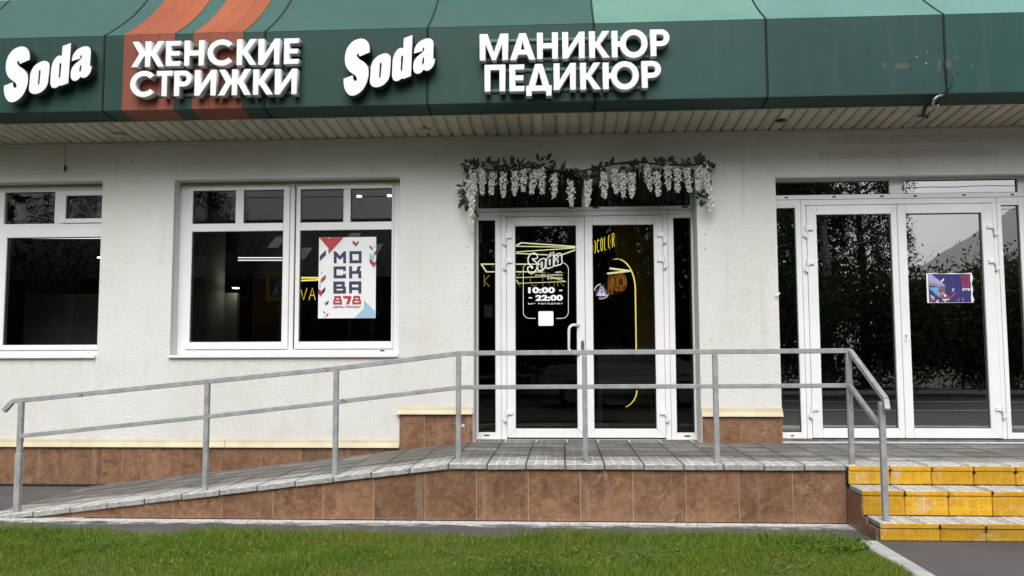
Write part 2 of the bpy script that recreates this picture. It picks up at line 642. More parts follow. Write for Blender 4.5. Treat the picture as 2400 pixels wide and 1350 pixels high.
STUCCO = m_stucco()
TILE = m_tile()
GROUT = simple('pale_grout', (.55, .46, .35), (.42, .34, .25), 20, .85)
DARKGAP = simple('dark_gap', (.015, .015, .015), None, rough=.9)
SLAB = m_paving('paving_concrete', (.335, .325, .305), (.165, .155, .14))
YELLOW = m_paving('yellow_paint', (.66, .385, .026), (.56, .285, .018), vertical=True)
CONC = simple('grey_concrete', (.36, .355, .34), (.50, .495, .48), 9, .85, bump=.3, bscale=90)
CORE = simple('mortar', (.16, .155, .145), (.08, .078, .072), 12, .9)
ASPHALT = m_asphalt()
PVC = simple('white_window_profile', (.80, .80, .81), (.74, .74, .75), 2.2, .30, spec=.45)
ALU = simple('white_powder_coated_profile', (.81, .81, .82), (.74, .74, .755), 2.5, .34, spec=.45)
GASKET = simple('black_rubber', (.012, .012, .012), None, rough=.6)
CREAM = simple('cream_sheet_metal', (.56, .51, .36), (.48, .42, .28), 5, .5, bump=.1, bscale=8)
SOFF = simple('cream_soffit_metal', (.52, .475, .385), (.43, .395, .32), 3, .6, stretch=(1, .2, 1), var=.07)
STEEL = simple('galvanised_paint', (.26, .265, .275), (.37, .38, .39), 14, .5, metal=.1, bump=.22, bscale=60)
RUST = simple('rust_flake', (.20, .08, .03), (.12, .05, .02), 30, .9)
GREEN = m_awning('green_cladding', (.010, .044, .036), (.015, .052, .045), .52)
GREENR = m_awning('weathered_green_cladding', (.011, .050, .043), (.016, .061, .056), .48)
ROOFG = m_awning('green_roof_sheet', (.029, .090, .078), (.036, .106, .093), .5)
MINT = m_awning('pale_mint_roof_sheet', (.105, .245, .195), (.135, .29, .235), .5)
MINT2 = m_awning('pale_bluish_green_roof_sheet', (.088, .215, .187), (.112, .25, .222), .45)
ORANGE = m_awning('faded_orange_sheet', (.20, .052, .028), (.25, .073, .040), .55)
ORANGER = m_awning('orange_roof_sheet', (.29, .070, .029), (.33, .088, .038), .55)
LETTER = simple('white_acrylic', (.82, .82, .84), (.74, .74, .77), 3, .3)
LETTERSIDE = simple('white_letter_side', (.62, .62, .63), (.52, .52, .53), 5, .4)
DARKSIDE = simple('dark_letter_side', (.022, .035, .04), (.03, .045, .05), 5, .4)
RAILG = simple('green_mounting_rail', (.055, .15, .115), (.04, .11, .085), 4, .4)
GLASS = m_glass('window_glass', (.84, .87, .86), .0)
GLASSD = m_glass('door_glass', (.80, .83, .82), .0)
GLASST = m_glass('tinted_mirror_glass', (.26, .29, .30), .38, wavy=.012)
VINYL = simple('white_vinyl', (.90, .90, .90), None, rough=.5)
PAPER = simple('poster_paper', (.78, .80, .80), (.72, .75, .76), 5, .5)
BLACK = simple('black_plastic', (.012, .012, .013), None, rough=.45)
CHROME = simple('brushed_steel', (.55, .54, .52), None, rough=.3, metal=1)

# ------------------------------------------------------------------ ground, lawn, path
ZP = 0.44                       # platform level
mb = MB()
mb.face([(-90, -120, 0), (90, -120, 0), (90, 60, 0), (-90, 60, 0)], ASPHALT)
tag(mb.build('ground'), kind='structure')

SOIL = simple('lawn_soil', (.05, .085, .016), (.075, .11, .02), 8, .95, bump=.5, bscale=40)
KX0, KX1 = 1.93, 2.045          # kerb
LAWN_Y1 = 6.00
mb = MB()
nx, ny = 48, 24
lx = np.linspace(-14, KX0, nx)
ly = np.linspace(0.9, LAWN_Y1, ny)


def lawn_z(x, y):
    return 0.034 + 0.010 * math.sin(x * 2.1 + y) + .01 * math.sin(x * 5.3 - y * 3)


def lawn_edge(x):
    return LAWN_Y1 + .035 * math.sin(x * 3.1) + .03 * math.sin(x * 7.7 + 1) - (.09 if x > 1.2 else 0) * min((x - 1.2) / .7, 1)


vs = []
for y in ly:
    for x in lx:
        e = lawn_edge(x)
        yy = .9 + (y - .9) * (e - .9) / (LAWN_Y1 - .9)
        vs.append((x, yy, lawn_z(x, yy) if y < LAWN_Y1 - .01 else -.005))
mb.poly(vs, [(j * nx + i, j * nx + i + 1, (j + 1) * nx + i + 1, (j + 1) * nx + i) for j in range(ny - 1) for i in range(nx - 1)], SOIL)
tag(mb.build('lawn', smooth=True), kind='structure')


def grass(name, n, x0, x1, y0, y1, hmin, hmax, mats, lean=.5, w=.004, seed=1, edge=True):
    r = np.random.default_rng(seed)
    x = r.uniform(x0, x1, n)
    y = y0 + (y1 - y0) * r.uniform(0, 1, n)
    if edge:
        e = np.array([lawn_edge(a) for a in x]) + r.normal(0, .018, n)
        y = y0 + (y - y0) * (e - y0) / (y1 - y0)
    cl = .5 + .5 * np.sin(x * 3.3 + 1.3 * np.sin(y * 2.9)) * np.sin(y * 4.1 + np.sin(x * 2.2))
    h = (hmin + (hmax - hmin) * r.uniform(0, 1, n) ** 1.5) * (.55 + .85 * cl)
    a = r.uniform(0, 2 * np.pi, n)
    ln = r.uniform(.15, 1, n) * lean * h
    b = r.uniform(0, 2 * np.pi, n)
    ww = w * r.uniform(.6, 1.3, n)
    z = np.array([lawn_z(p, q) for p, q in zip(x, y)]) - .004
    base = np.stack([x, y, z], 1)
    side = np.stack([np.cos(a), np.sin(a), 0 * a], 1) * ww[:, None] * .5
    d = np.stack([np.cos(b), np.sin(b), 0 * b], 1) * ln[:, None]
    up = np.stack([0 * h, 0 * h, h], 1)
    mid = base + d * .35 + up * .6
    tip = base + d + up * (1 - .25 * (ln / h)[:, None])
    v = np.stack([base - side, base + side, mid - side * .8, mid + side * .8, tip], 1).reshape(-1, 3)
    o = (np.arange(n) * 5)[:, None]
    tri = np.concatenate([o + np.array([[0, 1, 3]]), o + np.array([[0, 3, 2]]), o + np.array([[2, 3, 4]])], 1).reshape(-1)
    me = bpy.data.meshes.new(name)
    me.vertices.add(n * 5)
    me.vertices.foreach_set('co', v.ravel().astype(np.float32))
    me.loops.add(n * 9)
    me.loops.foreach_set('vertex_index', tri.astype(np.int32))
    me.polygons.add(n * 3)
    me.polygons.foreach_set('loop_start', np.arange(0, n * 9, 3, dtype=np.int32))
    me.polygons.foreach_set('loop_total', np.full(n * 3, 3, dtype=np.int32))
    for m in mats: me.materials.append(m)
    pick = r.integers(0, len(mats), n)
    me.polygons.foreach_set('material_index', np.repeat(pick, 3).astype(np.int32))
    me.update(calc_edges=True)
    me.validate()
    return tag(link(name, me), kind='stuff')


G1 = m_leaf('grass_green', (.155, .255, .022), (.215, .32, .034), .5, .4, (.24, .27, .045))
G2 = m_leaf('grass_dark', (.092, .182, .017), (.14, .235, .025), .5, .4, (.16, .20, .03))
G3 = m_leaf('grass_yellowish', (.20, .28, .040), (.28, .30, .07), .5, .4)
grass('grass', 300000, -5.2, KX0 - .01, 4.2, LAWN_Y1, .012, .046, [G1, G2, G1, G2, G1, G3], .8, .0036, 1)
grass('grass', 40000, -9, KX0 - .01, 1.0, 4.2, .03, .06, [G1, G2, G3], .8, .010, 2, edge=False)
grass('tall_grass', 4200, -5.2, KX0 - .01, LAWN_Y1 - .35, LAWN_Y1, .045, .115, [G1, G2, G3], .9, .0035, 3)

# kerb between the lawn and the path
KERBM = simple('kerb_concrete', (.40, .405, .395), (.50, .50, .49), 6, .85, bump=.35, bscale=110)
kerb = empty('kerb', (1.99, 4, 0), 'pale grey concrete kerb between the grass and the asphalt path by the yellow steps', 'kerb')
yy = 5.80
for k in range(5):
    m_ = MB()
    l = .50 if k == 0 else 1.0
    m_.box(KX0, KX1, yy - l + .006, yy, -.10, .062, KERBM, .012)
    m_.build('kerb_stone', kerb)
    yy -= l
LEAFW = m_leaf('weed_leaf', (.085, .195, .028), (.14, .26, .04), .5, .4)


def weeds(name, n, cx, cy, rx, ry, seed, mats):
    r = random.Random(seed)
    m_ = MB()
    for i in range(n):
        a, q = r.uniform(0, 6.28), math.sqrt(r.random())
        x, y = cx + rx * q * math.cos(a), cy + ry * q * math.sin(a)
        z = r.uniform(.035, .068)
        ax, tl, s = r.uniform(0, 6.28), r.uniform(-.7, .5), r.uniform(.012, .027)
        d = Vector((math.cos(ax), math.sin(ax), tl)).normalized() * s
        sd = Vector((-math.sin(ax), math.cos(ax), 0)) * s * .45
        c = Vector((x, y, z))
        mat = mats[r.randrange(len(mats))]
        m_.face([c - d, c + sd - d * .2, c + d, c - sd - d * .2], mat)
    return tag(m_.build(name), kind='stuff')


weeds('clover', 1500, 1.58, 5.78, .42, .28, 5, [LEAFW, G2])
weeds('clover', 200, -.05, 5.3, .7, .3, 6, [LEAFW, G1])
weeds('clover', 260, .95, 5.3, .6, .35, 8, [LEAFW, G1])
weeds('clover', 260, -1.9, 5.3, .9, .30, 15, [LEAFW, G1])
weeds('clover', 160, -3.0, 5.6, .6, .25, 16, [LEAFW, G2])
weeds('clover', 200, -4.0, 6.0, .35, .14, 9, [LEAFW, G2])

# ------------------------------------------------------------------ building
WY = 8.30
bld = empty('shop_building', (0, WY, 0), 'white rendered street front of a shop with windows and two glazed double doors', 'building')
H_W1 = (-6.95, -4.640, 1.285, 3.055)
H_W2 = (-3.893, -1.592, 1.285, 3.050)
H_D1 = (-.856, 1.324, .44, 3.02)
H_D2 = (2.083, 4.50, .44, 2.982)


def wall_holes(m_, x0, x1, z0, z1, y0, y1, holes, mat):
    xs = sorted(set([x0, x1] + [h[i] for h in holes for i in (0, 1)]))
    zs = sorted(set([z0, z1] + [h[i] for h in holes for i in (2, 3)]))
    def solid(i, j):
        if i < 0 or j < 0 or i >= len(xs) - 1 or j >= len(zs) - 1: return False
        cx, cz = (xs[i] + xs[i + 1]) / 2, (zs[j] + zs[j + 1]) / 2
        return not any(h[0] < cx < h[1] and h[2] < cz < h[3] for h in holes)
    for i in range(len(xs) - 1):
        for j in range(len(zs) - 1):
            if not solid(i, j): continue
            a, b, c, d = xs[i], xs[i + 1], zs[j], zs[j + 1]
            m_.face([(a, y0, c), (b, y0, c), (b, y0, d), (a, y0, d)], mat)
            m_.face([(b, y1, c), (a, y1, c), (a, y1, d), (b, y1, d)], mat)
            if not solid(i - 1, j): m_.face([(a, y1, c), (a, y0, c), (a, y0, d), (a, y1, d)], mat)
            if not solid(i + 1, j): m_.face([(b, y0, c), (b, y1, c), (b, y1, d), (b, y0, d)], mat)
            if not solid(i, j - 1): m_.face([(a, y1, c), (b, y1, c), (b, y0, c), (a, y0, c)], mat)
            if not solid(i, j + 1): m_.face([(a, y0, d), (b, y0, d), (b, y1, d), (a, y1, d)], mat)


mb = MB()
wall_holes(mb, -9.5, 8.5, -.05, 5.6, WY, WY + .42, [H_W1, H_W2, H_D1, H_D2], STUCCO)
wall = mb.build('wall', bld)
mb = MB()
for px, py, r in [(1097, 580, .006), (1090, 628, .004), (1100, 697, .005), (1660, 537, .005), (1653, 550, .006), (1678, 543, .005), (1652, 583, .006), (1658, 640, .004), (1660, 680, .004), (1752, 724, .004), (1667, 795, .005), (1265, 341, .008), (1138, 354, .004), (1467, 348, .004), (1990, 320, .005), (2090, 325, .005), (2105, 370, .006), (2106, 376, .006), (1930, 378, .004), (2143, 313, .004), (2245, 328, .004), (310, 377, .008), (603, 380, .004), (1815, 623, .004), (330, 340, .009), (1095, 775, .005), (1093, 708, .004), (560, 877, .004), (345, 730, .004)]:
    c = onY(px, py, WY - .002)
    mb.disc(c, r, DARKGAP, 7)
tag(mb.build('drill_holes', bld), kind='stuff')

# plinth tiles and cream drip sills
def cladding(parent, x0, x1, z0, z1, y, pitch, first, top=None, th=.012, gap=.004, zsplit=None):
    """stone tiles on a wall facing the street; top(x) gives a sloping upper edge"""
    xs = [x0]
    k = first
    while k < x1 - .02:
        if k > x0 + .02: xs.append(k)
        k += pitch
    xs.append(x1)
    for a, b in zip(xs, xs[1:]):
        a2, b2 = a + gap / 2, b - gap / 2
        rows = [(z0, z1)] if zsplit is None else [(z0, zsplit - gap / 2), (zsplit + gap / 2, z1)]
        for (r0, r1) in rows:
            ta = top(a2) if top else r1
            tb = top(b2) if top else r1
            if max(ta, tb) < r0 + .012: continue
            ta, tb = max(ta, r0 + .004), max(tb, r0 + .004)
            jit = random.uniform(0, .0015)
            m_ = MB()
            f = y - jit
            v = [(a2, f, r0), (b2, f, r0), (b2, f, tb), (a2, f, ta), (a2, y + th, r0), (b2, y + th, r0), (b2, y + th, tb), (a2, y + th, ta)]
            m_.poly(v, [(0, 1, 2, 3), (1, 5, 6, 2), (5, 4, 7, 6), (4, 0, 3, 7), (3, 2, 6, 7), (4, 5, 1, 0)], TILE)
            m_.build('tile', parent)


mb = MB()
mb.box(-9.4, -1.582, WY - .0195, WY - .004, 0, .384, GROUT)
mb.box(-1.578, -.862, WY - .0195, WY - .004, 0, .708, GROUT)
mb.box(1.332, 2.080, WY - .0195, WY - .004, ZP - .02, .690, GROUT)
pl = mb.build('plinth', bld)
m2 = MB()
m2.box(-5.8, -4.32, WY - .05, WY - .024, 0, .022, BLACK, .004)
m2.build('base_edging', bld)
cladding(pl, -9.4, -1.58, .0, .386, WY - .022, .4, -9.34)
cladding(pl, -1.578, -.862, .0, .71, WY - .022, .43, -1.335, zsplit=.612)
cladding(pl, 1.332, 2.080, ZP - .01, .692, WY - .022, .41, 1.70)


def sill(x0, x1, z0, z1):
    m_ = MB()
    y = WY
    pr = [(y - .004, z1), (y - .020, z1 - .002), (y - .026, z1 - .030), (y - .052, z0 + .008), (y - .055, z0), (y - .050, z0), (y - .022, z1 - .034), (y - .004, z1 - .03)]
    n = len(pr)
    v = [(x, a, b) for x in (x0, x1) for a, b in pr]
    m_.poly(v, [(i, i + n, (i + 1) % n + n, (i + 1) % n) for i in range(n)] + [tuple(range(n)), tuple(range(2 * n - 1, n - 1, -1))], CREAM)
    return m_


for a, b in [(-9.4, -7.35), (-7.345, -5.35), (-5.345, -3.30), (-3.295, -1.576)]:
    sill(a, b, .385, .458).build('drip_sill', bld)
sill(-1.605, -.862, .706, .776).build('drip_sill', bld)
sill(1.326, 2.085, .686, .762).build('drip_sill', bld)


def joints(parent):
    pass


# ---- windows and doors
def members(m_, lst, y0, y1, mat, bev=.004):
    for (a, b, c, d) in lst: m_.box(a, b, y0, y1, c, d, mat, bev)


def pane(parent, x0, x1, z0, z1, y, mat, name='pane', gask=True, g=.007):
    m_ = MB()
    m_.box(x0 - .008, x1 + .008, y, y + .008, z0 - .008, z1 + .008, mat)
    o = m_.build(name, parent)
    if gask:
        m_ = MB()
        yf = y - .006
        m_.box(x0, x0 + g, yf, y - .001, z0, z1, GASKET)
        m_.box(x1 - g, x1, yf, y - .001, z0, z1, GASKET)
        m_.box(x0 + g, x1 - g, yf, y - .001, z0, z0 + g, GASKET)
        m_.box(x0 + g, x1 - g, yf, y - .001, z1 - g, z1, GASKET)
        tag(m_.build('gasket', parent), kind='stuff')
    return o


def XW(px, Y, py=640): return onY(px, py, Y).x
def ZW(py, Y, px=700): return onY(px, py, Y).z


def sash(m_, x0, x1, z0, z1, y0, y1, w, mat):
    members(m_, [(x0, x0 + w, z0, z1), (x1 - w, x1, z0, z1)], y0, y1, mat)
    members(m_, [(x0 + w + .0005, x1 - w - .0005, z0, z0 + w), (x0 + w + .0005, x1 - w - .0005, z1 - w, z1)], y0 - .001, y1, mat)


# window with the poster
Y2 = 8.43
x0, x1 = H_W2[0], H_W2[1]
zt, zb = H_W2[3], H_W2[2]
gl_l, gl_r = XW(448, Y2), XW(662, Y2)
gr_l, gr_r = XW(702, Y2), XW(917.5, Y2)
z_gt, z_gm, z_gm2, z_gb = ZW(444, Y2), ZW(522, Y2), ZW(540.5, Y2), ZW(801, Y2)
mb = MB()
members(mb, [(x0 + .001, gl_l - .045, zb, zt - .03), (gr_r + .02, x1 - .001, zb, zt - .03)], Y2 + .012, Y2 + .075, PVC)
cxm = (gl_r + gr_l) / 2
members(mb, [(gl_l - .045, gr_r + .02, zb, z_gb - .075), (gl_l - .045, gr_r + .02, z_gt + .045, zt - .03)], Y2 + .010, Y2 + .075, PVC)
members(mb, [(cxm - .022, cxm + .022, z_gb - .075, z_gt + .045)], Y2 + .016, Y2 + .07, PVC)
win = mb.build('window', bld)
for (a, b, um0, um1) in [(gl_l, gl_r, XW(549, Y2), XW(568, Y2)), (gr_l, gr_r, XW(803, Y2), XW(820, Y2))]:
    m_ = MB()
    oa = a - .043
    ob = b + .019 if b > cxm else cxm - .024
    oa = max(oa, cxm + .024) if a > cxm else oa
    zb2, zt2 = z_gb - .073, z_gt + .043
    members(m_, [(oa, a, zb2, zt2), (b, ob, zb2, zt2)], Y2 - .004, Y2 + .06, PVC)
    members(m_, [(a + .0005, b - .0005, zb2, z_gb), (a + .0005, b - .0005, z_gt, zt2), (a + .0005, b - .0005, z_gm, z_gm2)] if False else
            [(a + .0005, b - .0005, zb2, z_gb), (a + .0005, b - .0005, z_gt, zt2), (a + .0005, b - .0005, z_gm2, z_gm)], Y2 - .005, Y2 + .06, PVC)
    members(m_, [(um0, um1, z_gm + .0005, z_gt - .0005)], Y2 - .003, Y2 + .06, PVC)
    m_.build('sash', win)
    pane(win, a, b, z_gb, z_gm2, Y2 + .018, GLASS)
    pane(win, a, um0, z_gm, z_gt, Y2 + .018, GLASS)
    pane(win, um1, b, z_gm, z_gt, Y2 + .018, GLASS)
mb = MB()
mb.box(x0 - .006, x1 - .004, WY - .035, Y2 + .02, zb - .028, zb - .002, PVC, .004)
mb.build('window_sill', win)
mb = MB()
for px in (454, 896):
    c = onY(px, 822, Y2 + .008)
    mb.box(c.x - .022, c.x + .022, Y2 + .004, Y2 + .012, c.z - .006, c.z + .006, PVC if px < 500 else BLACK, .002)
mb.build('drain_cap', win)
mb = MB()
mb.box(x0 + .004, x1 - .004, Y2 + .03, Y2 + .06, zt - .029, zt - .003, CREAM)
mb.build('foam_strip', win)

# left-hand window, cut by the picture edge
x0, x1, zb, zt = H_W1
mb = MB()
ztr0, ztr1 = ZW(545, Y2, 100), ZW(524, Y2, 100)
xs_l = XW(12, Y2, 680)
z1b = ZW(803, Y2, 100)
xm0, xm1 = XW(127, Y2, 480), XW(147, Y2, 480)
xl = xs_l - .055
members(mb, [(x1 - .05, x1 + .06, zb, zt - .03), (xl - .075, xl, zb, zt - .03), (x0, x0 + .06, zb, zt - .03)], Y2 + .012, Y2 + .075, PVC)
members(mb, [(xl, x1 - .05, zb, zb + .055), (x0 + .06, xl - .075, zb, zb + .055), (xl, x1 - .05, zt - .078, zt - .03), (x0 + .06, xl - .075, zt - .078, zt - .03), (xl, x1 - .05, ztr0, ztr1), (x0 + .06, xl - .075, ztr0, ztr1)], Y2 + .010, Y2 + .075, PVC)
members(mb, [(xm0, xm1, ztr1 + .0005, zt - .0785)], Y2 + .009, Y2 + .07, PVC)
win1 = mb.build('window', bld)
mb = MB()
sash(mb, xl + .002, x1 - .002, zb + .056, ztr0 - .001, Y2 - .004, Y2 + .06, .052, PVC)
mb.build('sash', win1)
pane(win1, xl + .054, x1 - .054 + .05, zb + .108, ztr0 - .053, Y2 + .018, GLASS)
mb = MB()
sash(mb, xm1 - .01, x1 - .002, ztr1 + .002, zt - .079, Y2 - .004, Y2 + .06, .045, PVC)
mb.build('sash', win1)
pane(win1, xm1 + .035, x1 - .047, ztr1 + .047, zt - .124, Y2 + .018, GLASS)
pane(win1, xl + .02, xm0, ztr1, zt - .078, Y2 + .03, GLASS)
pane(win1, x0 + .06, xl - .075, zb + .055, ztr0, Y2 + .03, GLASS)
pane(win1, x0 + .06, xl - .075, ztr1, zt - .078, Y2 + .03, GLASS)
mb = MB()
mb.box(x0, x1 - .012, WY - .035, Y2 + .02, zb - .028, zb - .002, PVC, .004)
mb.build('window_sill', win1)
mb = MB()
c = onY(206, 824, Y2 + .008)
mb.box(c.x - .024, c.x + .024, Y2 + .002, Y2 + .012, c.z - .008, c.z + .008, PVC, .002)
mb.build('drain_cap', win1)
mb = MB()
mb.box(x0 + .004, x1 - .004, Y2 + .03, Y2 + .06, zt - .029, zt - .003, CREAM)
mb.build('foam_strip', win1)


def hinge(parent, x, z, y, side):
    """two-part door hinge: knuckle halves and two leaves"""
    m_ = MB()
    m_.tube([(x, y - .016, z + .002), (x, y - .016, z + .060)], .013, ALU, 10)
    m_.tube([(x - side * .008, y - .016, z - .058), (x - side * .008, y - .016, z - .002)], .013, ALU, 10)
    a, b = sorted((x, x + side * .062))
    m_.box(a, b, y - .020, y - .002, z + .012, z + .050, ALU, .004)
    a, b = sorted((x - side * .034, x))
    m_.box(a, b, y - .020, y - .002, z - .050, z - .012, ALU, .004)
    return m_.build('hinge', parent)


def lock(parent, x, z, y, mat):
    m_ = MB()
    ps = [(x + .016 * math.cos(a), z + (.03 if math.sin(a) > 0 else -.03) + .016 * math.sin(a)) for a in [k * math.pi / 8 for k in range(16)]]
    n = len(ps)
    v = [(a, y - .008, b) for a, b in ps] + [(a, y, b) for a, b in ps]
    m_.poly(v, [tuple(range(n - 1, -1, -1))] + [(i, (i + 1) % n, (i + 1) % n + n, i + n) for i in range(n)], mat)
    m_.disc((x, y - .0085, z + .012), .007, BLACK, 10)
    m_.box(x - .003, x + .003, y - .0095, y - .0075, z - .018, z + .006, BLACK)
    return m_.build('lock', parent)


def slot(m_, px, py, Y, w=.055, h=.012):
    c = onY(px, py, Y)
    m_.box(c.x - w / 2, c.x + w / 2, Y - .004, Y + .004, c.z - h / 2, c.z + h / 2, BLACK, .002)


def glazed_door(Y, px, pz, hole, glass, refpx, mid_y, hinge_py, handle):
    """double door with sidelights and a transom; px = picture columns, pz = picture rows"""
    X = {k: XW(v, Y, mid_y) for k, v in px.items()}
    Z = {k: ZW(v, Y, refpx) for k, v in pz.items()}
    m_ = MB()
    zbot = Z['bot']
    hz0, hz1 = Z['leaf_t'] + .006, Z['tr_b']
    fl, fr = X['sl0'], X['sr1']
    # frame uprights run from the floor to the head
    members(m_, [(hole[0] + .002, fl, zbot, hole[3] - .002), (fr, hole[1] - .002, zbot, hole[3] - .002)], Y, Y + .07, ALU)
    members(m_, [(X['sl1'], X['s1'] - .003, zbot, hz0), (X['s3'] + .003, X['sr0'], zbot, hz0)], Y, Y + .07, ALU)
    members(m_, [(fl, fr, hz0, hz1)], Y + .001, Y + .07, ALU)
    members(m_, [(fl, fr, Z['tr_t'], hole[3] - .002)], Y + .001, Y + .07, ALU)
    members(m_, [(fl, X['sl1'], zbot, Z['sg_b']), (X['sr0'], fr, zbot, Z['sg_b']), (fl, X['sl1'], Z['sg_t'], hz0 - .0005), (X['sr0'], fr, Z['sg_t'], hz0 - .0005)], Y + .002, Y + .07, ALU)
    tm0, tm1 = X['tm0'], X['tm1']
    members(m_, [(tm0, tm1, hz1, Z['tr_t'])], Y + .002, Y + .07, ALU)
    fr_o = m_.build('door_frame', bld)
    pane(fr_o, fl, X['sl1'], Z['sg_b'], Z['sg_t'], Y + .03, glass)
    pane(fr_o, X['sr0'], fr, Z['sg_b'], Z['sg_t'], Y + .03, glass)
    pane(fr_o, fl, tm0, hz1, Z['tr_t'], Y + .03, glass)
    pane(fr_o, tm1, fr, hz1, Z['tr_t'], Y + .03, glass)
    # hairline joints between coupled profiles
    m_ = MB()
    zj = (hz0 * .45 + hz1 * .55)
    m_.box(hole[0] + .004, hole[1] - .004, Y - .0012, Y + .0005, zj - .0018, zj + .0018, DARKGAP)
    for xa in ((X['sl1'] * .5 + X['s1'] * .5), (X['s3'] * .5 + X['sr0'] * .5)):
        m_.box(xa - .0015, xa + .0015, Y - .0012, Y - .0002, zbot + .002, zj - .002, DARKGAP)
    tag(m_.build('profile_joint', fr_o), kind='stuff')
    for i, (a, b, ga, gb, sd) in enumerate([(X['s1'], X['s2'] - .002, X['g0'], X['g1'], 1), (X['s2'] + .002, X['s3'], X['g2'], X['g3'], -1)]):
        m_ = MB()
        zb_, zt_ = Z['leaf_b'], Z['leaf_t']
        members(m_, [(a, ga, zb_, zt_), (gb, b, zb_, zt_)], Y - .006, Y + .06, ALU)
        members(m_, [(ga + .0005, gb - .0005, zb_, Z['g_b']), (ga + .0005, gb - .0005, Z['g_t'], zt_)], Y - .0068, Y + .06, ALU)
        leaf = m_.build('door', bld)
        # mitre lines at the corners
        m_ = MB()
        for (xa, xb, za, zb2) in [(a, ga, zt_, Z['g_t']), (b, gb, zt_, Z['g_t']), (a, ga, zb_, Z['g_b']), (b, gb, zb_, Z['g_b'])]:
            m_.bar((xa, Y - .0066, za), (xb, Y - .0066, zb2), .0022, .0014, DARKGAP, 0, up=(0, 1, 0)) if False else None
            d = Vector((xb - xa, 0, zb2 - za)).normalized()
            nrm = Vector((-d.z, 0, d.x)) * .0009
            yq = Y - .0075
            p0, p1 = Vector((xa, yq, za)), Vector((xb, yq, zb2))
            m_.face([p0 - nrm, p1 - nrm, p1 + nrm, p0 + nrm] if nrm.dot(Vector((0, 0, 1))) > 0 else [p0 + nrm, p1 + nrm, p1 - nrm, p0 - nrm], SEAM)
        tag(m_.build('mitre_joint', leaf), kind='stuff')
        pane(leaf, ga, gb, Z['g_b'], Z['g_t'], Y + .026, glass)
        for hp in hinge_py:
            hinge(leaf, a - .004 if i == 0 else b + .004, ZW(hp, Y, refpx), Y - .004, sd)
        if i == 0 and handle:
            xh = (X['g1'] + .020)
            z0, z1 = ZW(829, Y, refpx), ZW(762, Y, refpx)
            m_ = MB()
            pts = [(xh, Y - .006, z1), (xh - .05, Y - .065, z1)]
            arc = [(xh - .05 - .05 * math.sin(q), Y - .065, z1 - .05 + .05 * math.cos(q)) for q in (0.3, .7, 1.1, 1.57)]
            pts += arc + [(xh - .10, Y - .065, z0 + .05)] + [(xh - .05 - .05 * math.sin(q), Y - .065, z0 + .05 - .05 * math.cos(q)) for q in (1.57, 1.1, .7, .3)] + [(xh - .05, Y - .065, z0), (xh, Y - .006, z0)]
            m_.tube(pts, .0145, LETTER, 10)
            m_.build('handle', leaf, smooth=True)
            lock(leaf, X['g1'] + .055, ZW(809, Y, refpx), Y - .006, CHROME)
        if i == 1 and not handle:
            lock(leaf, X['g2'] - .045, ZW(789, Y, refpx), Y - .006, LETTER)
    return fr_o, X, Z


SEAM = simple('grey_seam', (.30, .30, .30), None, rough=.8)
DY1 = 8.55
fr1, X1, Z1 = glazed_door(DY1, dict(sl0=1121, sl1=1161, s1=1188, g0=1208, g1=1352, s2=1371.7, g2=1390.5, g3=1535.5, s3=1556.5, sr0=1582.5, sr1=1624, tm0=1366, tm1=1380),
                          dict(tr_t=405, tr_b=485, leaf_t=507, g_t=528, sg_t=513, g_b=1005, leaf_b=1026, sg_b=1014, bot=1030), H_D1, GLASSD, 1370, 765, (560, 618, 975), True)
DY2 = 8.42
fr2, X2, Z2 = glazed_door(DY2, dict(sl0=1824, sl1=1871.5, s1=1897.5, g0=1921, g1=2097, s2=2112, g2=2133, g3=2311.5, s3=2337.5, sr0=2360, sr1=2402, tm0=2097, tm1=2127),
                          dict(tr_t=422, tr_b=454, leaf_t=479.5, g_t=501, sg_t=484, g_b=1004, leaf_b=1027, sg_b=1014, bot=1029), H_D2, GLASST, 2110, 760, (541, 622, 966), False)
mb = MB()
for p in [(1138, 487), (1338, 487), (1396, 487), (1605, 485)]: slot(mb, *p, DY1, .062, .016)
for p in [(1141, 1020), (1611, 1022)]: slot(mb, *p, DY1, .055, .012)
tag(mb.build('drain_cap', fr1), kind='stuff')
mb = MB()
for p in [(1843, 463), (1955, 461), (2067, 460), (2145, 459), (2259, 457), (2373, 456)]: slot(mb, *p, DY2, .032, .014)
slot(mb, 1857, 1021, DY2, .03, .010)
tag(mb.build('drain_cap', fr2), kind='stuff')
mb = MB()
mb.box(H_D2[0] + .003, H_D2[1] - .003, DY2 - .03, DY2 + .2, ZP - .03, Z2['bot'] - .004, CORE, .006)
mb.build('threshold', bld)
mb = MB()
mb.box(H_D1[0] + .003, H_D1[1] - .003, DY1 - .03, DY1 + .2, ZP - .05, Z1['bot'] - .003, CORE)
mb.build('threshold', bld)

# ------------------------------------------------------------------ awning
AY, AZ0, AZ1 = 7.45, 3.524, 4.231
SY, SZ = 7.70, 3.492
SWZ = 3.446
aw = empty('awning', (0, AY, AZ0), 'long green metal shop awning with orange stripes and cream slatted underside', 'awning')
JX = [-8.715, -7.21, -5.70, -4.195, -2.682, -1.187, .311, 1.824, 3.353, 4.86, 6.37]
ROOFP = [(AY, AZ1), (7.62, 4.352), (7.80, 4.492), (7.98, 4.647), (8.16, 4.825), (8.34, 5.02), (8.52, 5.24), (8.75, 5.55)]
mb = MB()
mb.box(JX[0], JX[-1], AY + .012, AY + .06, AZ0 + .004, AZ1 - .012, DARKGAP)
mb.poly([(x, y + .03, z - .012) for x in (JX[0], JX[-1]) for y, z in ROOFP], [(i, i + 1, i + 1 + len(ROOFP), i + len(ROOFP)) for i in range(len(ROOFP) - 1)], DARKGAP)
mb.poly([(x, y, z + .014) for x in (JX[0], JX[-1]) for y, z in ((AY + .02, AZ0), (SY, SZ))], [(0, 1, 3, 2)], DARKGAP)
